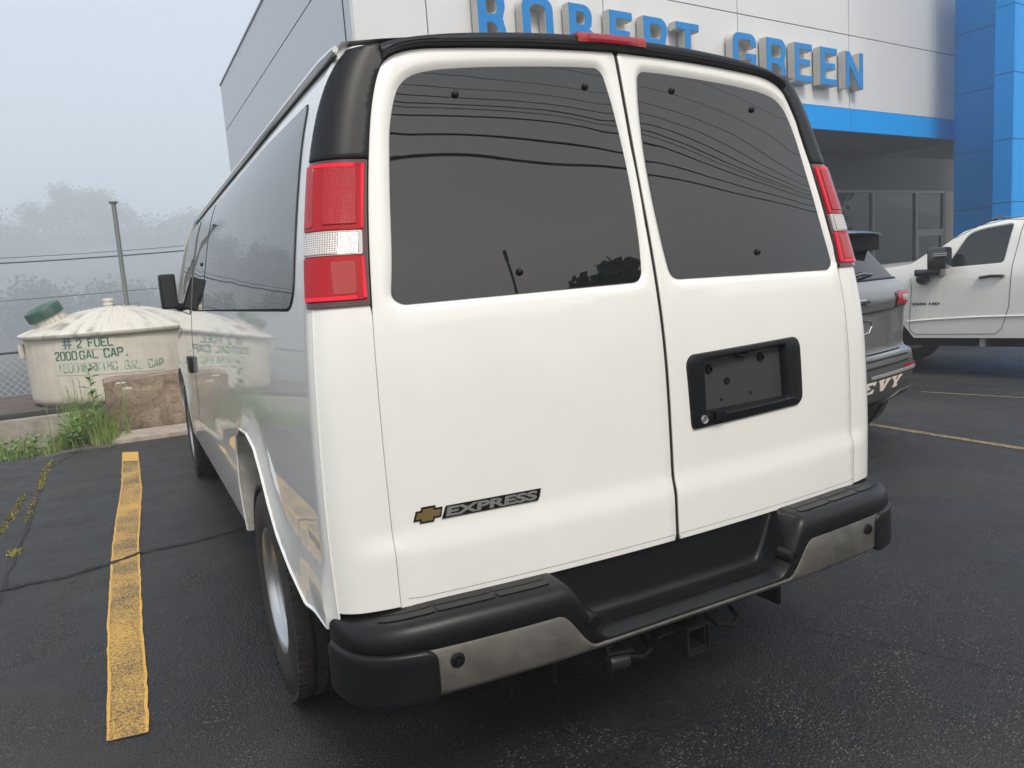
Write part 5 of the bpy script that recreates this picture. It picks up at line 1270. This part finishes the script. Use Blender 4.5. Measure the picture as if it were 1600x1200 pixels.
bm = BM(); prism(bm, [(a, b) for a, b in bt], lambda p: rr_(-.11+p[0]*.22, 1.085+p[1]*.055, .004), lambda p: rr_(-.11+p[0]*.22, 1.085+p[1]*.055, .014)); em = sobj('bowtie_emblem', bm, CHROME, sm=0)
bm = BM(); ib = offs([(p[0]*4, p[1]) for p in bt], -.13); prism(bm, [(a/4, b) for a, b in ib], lambda p: rr_(-.11+p[0]*.22, 1.085+p[1]*.055, .0145), lambda p: rr_(-.11+p[0]*.22, 1.085+p[1]*.055, .016)); sobj('emblem_face', bm, SUVB, em, 0)
# word on the bumper (slab italic): C H E V Y
def slab(ch):
    a = .30; s_ = .17
    if ch == 'Y': return [(.32, 0), (.74, 0), (.74, s_), (.66, s_), (.66, .40), (.90, 1-s_), (1, 1-s_), (1, 1), (.62, 1), (.62, 1-s_), (.68, 1-s_), (.54, .58), (.38, 1-s_), (.46, 1-s_), (.46, 1), (0, 1), (0, 1-s_), (.10, 1-s_), (.38, .40), (.38, s_), (.32, s_)]
    if ch == 'V': return [(.36, 0), (.62, 0), (.92, 1-s_), (1, 1-s_), (1, 1), (.60, 1), (.60, 1-s_), (.68, 1-s_), (.53, .38), (.40, 1-s_), (.48, 1-s_), (.48, 1), (0, 1), (0, 1-s_), (.08, 1-s_)]
    if ch == 'E': return [(0, 0), (1, 0), (1, .34), (.84, .34), (.84, .2), (.48, .2), (.48, .42), (.66, .42), (.66, .60), (.48, .60), (.48, .80), (.84, .80), (.84, .68), (1, .68), (1, 1), (0, 1), (0, 1-s_), (.12, 1-s_), (.12, s_), (0, s_)]
    if ch == 'H': return [(0, 0), (.46, 0), (.46, s_), (.40, s_), (.40, .42), (.60, .42), (.60, s_), (.54, s_), (.54, 0), (1, 0), (1, s_), (.9, s_), (.9, 1-s_), (1, 1-s_), (1, 1), (.54, 1), (.54, 1-s_), (.60, 1-s_), (.60, .60), (.40, .60), (.40, 1-s_), (.46, 1-s_), (.46, 1), (0, 1), (0, 1-s_), (.1, 1-s_), (.1, s_), (0, s_)]
    return [(.2, 0), (.85, 0), (1, .12), (1, .36), (.78, .36), (.72, .2), (.42, .2), (.34, .3), (.34, .7), (.42, .8), (.72, .8), (.78, .64), (1, .64), (1, 1), (.85, 1), (.8, .93), (.7, 1), (.2, 1), (0, .8), (0, .2)]
x = -.47
for i, (ch, xa) in enumerate((('C', -.56), ('H', -.32), ('E', -.05+.0), ('V', .20), ('Y', .43))):
    bm = BM(); wl = .20 if ch != 'H' else .22
    f = lambda p, o: rr_(xa+p[0]*wl+(p[1]-.5)*.045, (.418+p[1]*.088), o)
    prism(bm, slab(ch), lambda p: f(p, .003), lambda p: f(p, .007)); sobj('bumper_letter', bm, DECAL, sm=0)
# spoiler, wiper
bm = BM(); prof = [(.20, 1.622), (.15, 1.624), (.13, 1.634), (.15, 1.65), (.26, 1.665), (.5, 1.68), (.5, 1.62), (.3, 1.58)]
grid(bm, lambda x, k: Vector((x*.69, prof[k][0]+.10*x*x, prof[k][1]-.012*x*x)), lin(-1, 1, 13), list(range(8))); 
for xx in (-1, 1): bm.faces.new([bm.verts.new((xx*.69, p[0]+.10, p[1]-.012)) for p in prof])
sobj('roof_spoiler', bm, SUVG)
bm = BM(); box(bm, -.66, .66, .23, .42, 1.50, 1.621, bev=.01); sobj('spoiler_underside', bm, DARK)
bm = BM(); tube(bm, [(-.02, .10, 1.31), (.1, .095, 1.325), (.40, .15, 1.315)], [.022, .016, .008], 8); sobj('rear_wiper', bm, SUVB)
def wheel2(x, y, s, zc, par, rt, hw, rr, mrim=None):
    M_ = Matrix.Translation((x, y, zc)) @ Matrix.Rotation(s*PI/2, 4, 'Y'); e0 = empty('wheel'); e0.parent = par
    bm = BM(); lathe(bm, [(rr, -hw), (rt-.04, -hw), (rt-.01, -hw+.02), (rt, -hw+.03), (rt, -.04), (rt-.008, -.038), (rt-.008, -.030), (rt, -.028), (rt, .028), (rt-.008, .03), (rt-.008, .038), (rt, .04), (rt, hw-.03), (rt-.01, hw-.02), (rt-.04, hw), (rr, hw)], M_, 48); obj('tyre', bm, RUBBER, e0)
    bm = BM(); lathe(bm, [(rr, hw-.005), (rr-.015, hw), (rr-.03, hw-.06), (.09, hw-.05)], M_, 40); lathe(bm, [(.09, hw-.04), (.05, hw-.02), (0, hw-.018)], M_, 20)
    for i in range(5):
        c0 = M_ @ Matrix.Rotation(2*PI*i/5, 4, 'Z'); box(bm, .06, rr-.01, -.03, .03, hw-.05, hw-.02, M=c0, bev=.006)
    obj('rim', bm, mrim or STEEL, e0)
for s in (-1, 1):
    wheel2(s*.80, .62, s, .35, suv, .35, .112, .24); wheel2(s*.765, 3.72, s, .35, suv, .35, .112, .24)
    bm = BM(); bb = s*.87
    for yc in (.66, 3.72):
        lathe(bm, [(0, .0), (.39, .0), (.41, .012), (.41, -.08)], Matrix.Translation((s*.868, yc, .36)) @ Matrix.Rotation(s*PI/2, 4, 'Y'), 32)
    objs('wheel_arch', bm, SUVD, suv, 35)
bm = BM(); box(bm, -.70, .70, .35, 4.3, .20, .34); sobj('underbody', bm, DARK)

# ================================================================== WHITE PICKUP (u forward, side plane facing the camera)
TA = R(-9)
trk = tag(empty('pickup_truck', (8.21, 4.33, -.265), R(14)), 'white heavy-duty pickup truck parked side-on before the entrance', 'pickup truck')
# local: +Y forward (u), +X away from the camera (w). side skin at x = tw(z)
tw_ = spline([-.2+.45, .55, .8, 1.1, 1.48, 1.6, 2.0, 2.06], [.07, .02, .0, -.008, .02, .055, .20, .25])
def tz(z): return z+.265
def tkP(u, z, s):
    x = tw_(z); x = x if s < 0 else 2.03-x
    f = 0
    if u > 1.2: f = .10*((u-1.2)/.9)**2
    if z > 1.45: f += .0
    return Vector((x+(f if s < 0 else -f), u, z))
_tk = wrapn(tkP)
def tkf(s): return lambda a, b, o=0.: _tk(a, b, -o if False else o, s)
assert tkf(-1)(0, 1., .1).x < tkf(-1)(0, 1., 0).x
def kobj(name, bm, m, par=None, sm=35): fixn(bm); return obj(name, bm, m, par or trk, sm)
WINP = roundpoly([(.03, 1.478), (-.21, 1.895), (-.40, 1.945), (-.685, 1.972), (-.615, 1.505)], [.02, .08, .08, .04, .04], 5)
ARC = lambda c_, r_, z0: [(c_-r_, z0), (c_-r_+.02, z0+.25), (c_-r_*.62, z0+.50), (c_-.1, z0+.60), (c_+.1, z0+.60), (c_+r_*.62, z0+.50), (c_+r_-.02, z0+.25), (c_+r_, z0)]
for s in (-1, 1):
    bm = BM()
    ol = [(-1.05, .56)]+[(.42, .55)]+ARC(1.12, .54, .55)[1:-1]+[(1.68, .55), (2.0, .55), (2.05, .9), (2.02, 1.38), (1.2, 1.50), (.72, 1.52), (.46, 1.55), (.30, 1.66), (.09, 1.755), (-.14, 1.92), (-.44, 2.02), (-.86, 2.05), (-1.05, 2.05)]
    patch(bm, ol, [offs(WINP, .012)], tkf(s), .07, rim=[(0, -.02)], hrim=[(.003, -.004), (.01, -.012)]); kobj('cab_side', bm, TRUCKW)
    bm = BM(); patch(bm, offs(WINP, .006), [], lambda a, b, o=0.: tkf(s)(a, b, -.011), .07); kobj('door_window', bm, CARGLASS)
    bm = BM()
    ol = [(-3.3, .58), (-3.6, .62), (-3.6, 1.50), (-1.10, 1.50), (-1.10, .56), (-1.55, .56)]+[(q[0], q[1]) for q in reversed(ARC(-2.45, .54, .56))]
    patch(bm, ol, [], lambda a, b, o=0.: tkf(s)(a, b, o+.02), .1, rim=[(0, -.05)]); kobj('bed_side', bm, TRUCKW)
    bm = BM()
    for pl in ([(.455, 1.36), (.44, 1.2), (.46, .9), (.47, .66), (.40, .60), (-.55, .61), (-.62, .68), (-.695, .95), (-.72, 1.45), (-.80, 2.01), (-.60, 2.03), (-.30, 1.975), (-.05, 1.85)],):
        tube(bm, [tkf(s)(q[0], q[1], -.001) for q in densify(pl, .05, False)], .005, 6)
    kobj('door_gap', bm, mat('seam_grey', (.12, .12, .115), .6))
    bm = BM(); tube(bm, [tkf(s)(q[0], q[1], .006) for q in ((.50, .775), (.2, .80), (-.4, .83), (-1.0, .84))], .012, 6); kobj('body_crease', bm, TRUCKW)
    bm = BM(); a_, b_ = tkf(s)(-.385, 1.325, .03), tkf(s)(-.62, 1.335, .03); tube(bm, [tkf(s)(-.37, 1.325, .0), a_, tkf(s)(-.5, 1.338, .038), b_, tkf(s)(-.635, 1.335, 0)], [.018, .022, .022, .020, .016], 8); kobj('door_handle', bm, SUVB)
    # tow mirror
    bm = BM(); k_ = -1 if s < 0 else 1; xb = .0 if s < 0 else 2.03
    box(bm, *sorted((xb+k_*.10, xb+k_*.33)), -.09, .14, 1.46, 1.745, bev=.03); box(bm, *sorted((xb-k_*.02, xb+k_*.2)), -.02+.04, .34, 1.385, 1.475, bev=.015)
    lathe(bm, [(0, .05), (.07, .045), (.085, .0), (.06, -.06)], Matrix.Translation((xb+k_*.06, .28, 1.345)) @ Matrix.Rotation(k_*PI/2, 4, 'Y'), 20); mr = kobj('tow_mirror', bm, SUVB)
    for z in (1.665, 1.64):
        bm = BM(); box(bm, *sorted((xb+k_*.328, xb+k_*.336)), .00-.10, .06, z-.006, z+.006); kobj('mirror_marker', bm, CLEAR, mr, 0)
bm = BM(); text(bm, '2500 HD', lambda u, v, t: tkf(-1)(.435-.345*u, .995+.034*v, .001+.004*t), .03, 0, 1.05); kobj('lettering', bm, TRIM, sm=0)
def xs_(z): return tw_(z)
bm = BM(); 
grid(bm, lambda x, u: Vector((.22+x*1.59, u, 2.055-.12*max(0, (u+.30)/.3)**1.5*.3+.03*math.sin(PI*x))), lin(0, 1, 9), lin(-1.2, -.25, 8)); 
grid(bm, lambda x, u: Vector((.06+x*1.91, u, 1.52-.10*max(0, (u-.6)/1.4)**2+.06*math.sin(PI*x))), lin(0, 1, 11), lin(.42, 2.03, 10)); 
grid(bm, lambda x, z: Vector((.12+x*1.79, 2.05+.04*math.sin(PI*x), z)), lin(0, 1, 9), lin(.6, 1.42, 5))
grid(bm, lambda x, z: Vector((.05+x*1.93, -3.6, z)), lin(0, 1, 3), lin(.6, 1.5, 3)); grid(bm, lambda x, z: Vector((.06+x*1.91+0, -1.06, z)), lin(0, 1, 3), lin(.6, 1.5, 3)); 
[x for x in objs('cab_panel', bm, TRUCKW, trk, 35)]
wu = itp([0, .25, .5, .8, 1], [.44, .28, .09, -.14, -.40]); wz_ = itp([0, .25, .5, .8, 1], [1.53, 1.645, 1.74, 1.905, 2.005])
bm = BM(); grid(bm, lambda x, t: Vector((.10+.11*t+x*(1.83-.22*t), wu(t)+.03*math.sin(PI*x), wz_(t))), lin(0, 1, 9), lin(0, 1, 9)); grid(bm, lambda x, z: Vector((.18+x*1.67, -1.052, z)), [0, 1], [1.5, 2.0]); kobj('windscreen', bm, CARGLASS)
bm = BM(); box(bm, .1, 1.93, -3.55, -1.1, .62, .80); box(bm, .25, 1.78, -3.5, 2.0, .42, .60); kobj('underbody', bm, DARK)
bm = BM(); box(bm, .06, .14, -.42, -.36, .44, .54); kobj('step_bracket', bm, SOFF)
bm = BM(); tube(bm, [(1.0, -.22, 2.04), (1.0, -.28, 2.10), (1.0, -.36, 2.08)], [.025, .022, .015], 8); kobj('roof_antenna', bm, SUVB)
for x, s in ((.17, -1), (1.86, 1)):
    wheel2(x, 1.12, s, .41, trk, .41, .125, .26); wheel2(x, -2.45, s, .41, trk, .41, .125, .26)

# ================================================================== FOG
hb_ = BM(); box(hb_, -420, 420, -300, 460, -14, 92)
HZ = bpy.data.materials.new('fog'); HZ.use_nodes = True; HZ.node_tree.nodes.clear()
vo = HZ.node_tree.nodes.new('ShaderNodeVolumePrincipled'); vo.inputs['Color'].default_value = (.90, .95, 1.0, 1); vo.inputs['Density'].default_value = .0050; vo.inputs['Anisotropy'].default_value = .2
oo = HZ.node_tree.nodes.new('ShaderNodeOutputMaterial'); HZ.node_tree.links.new(vo.outputs[0], oo.inputs['Volume'])
HAZE = 1
if HAZE:
    ho = tag(obj('haze', hb_, HZ, smooth=0), kind='stuff')
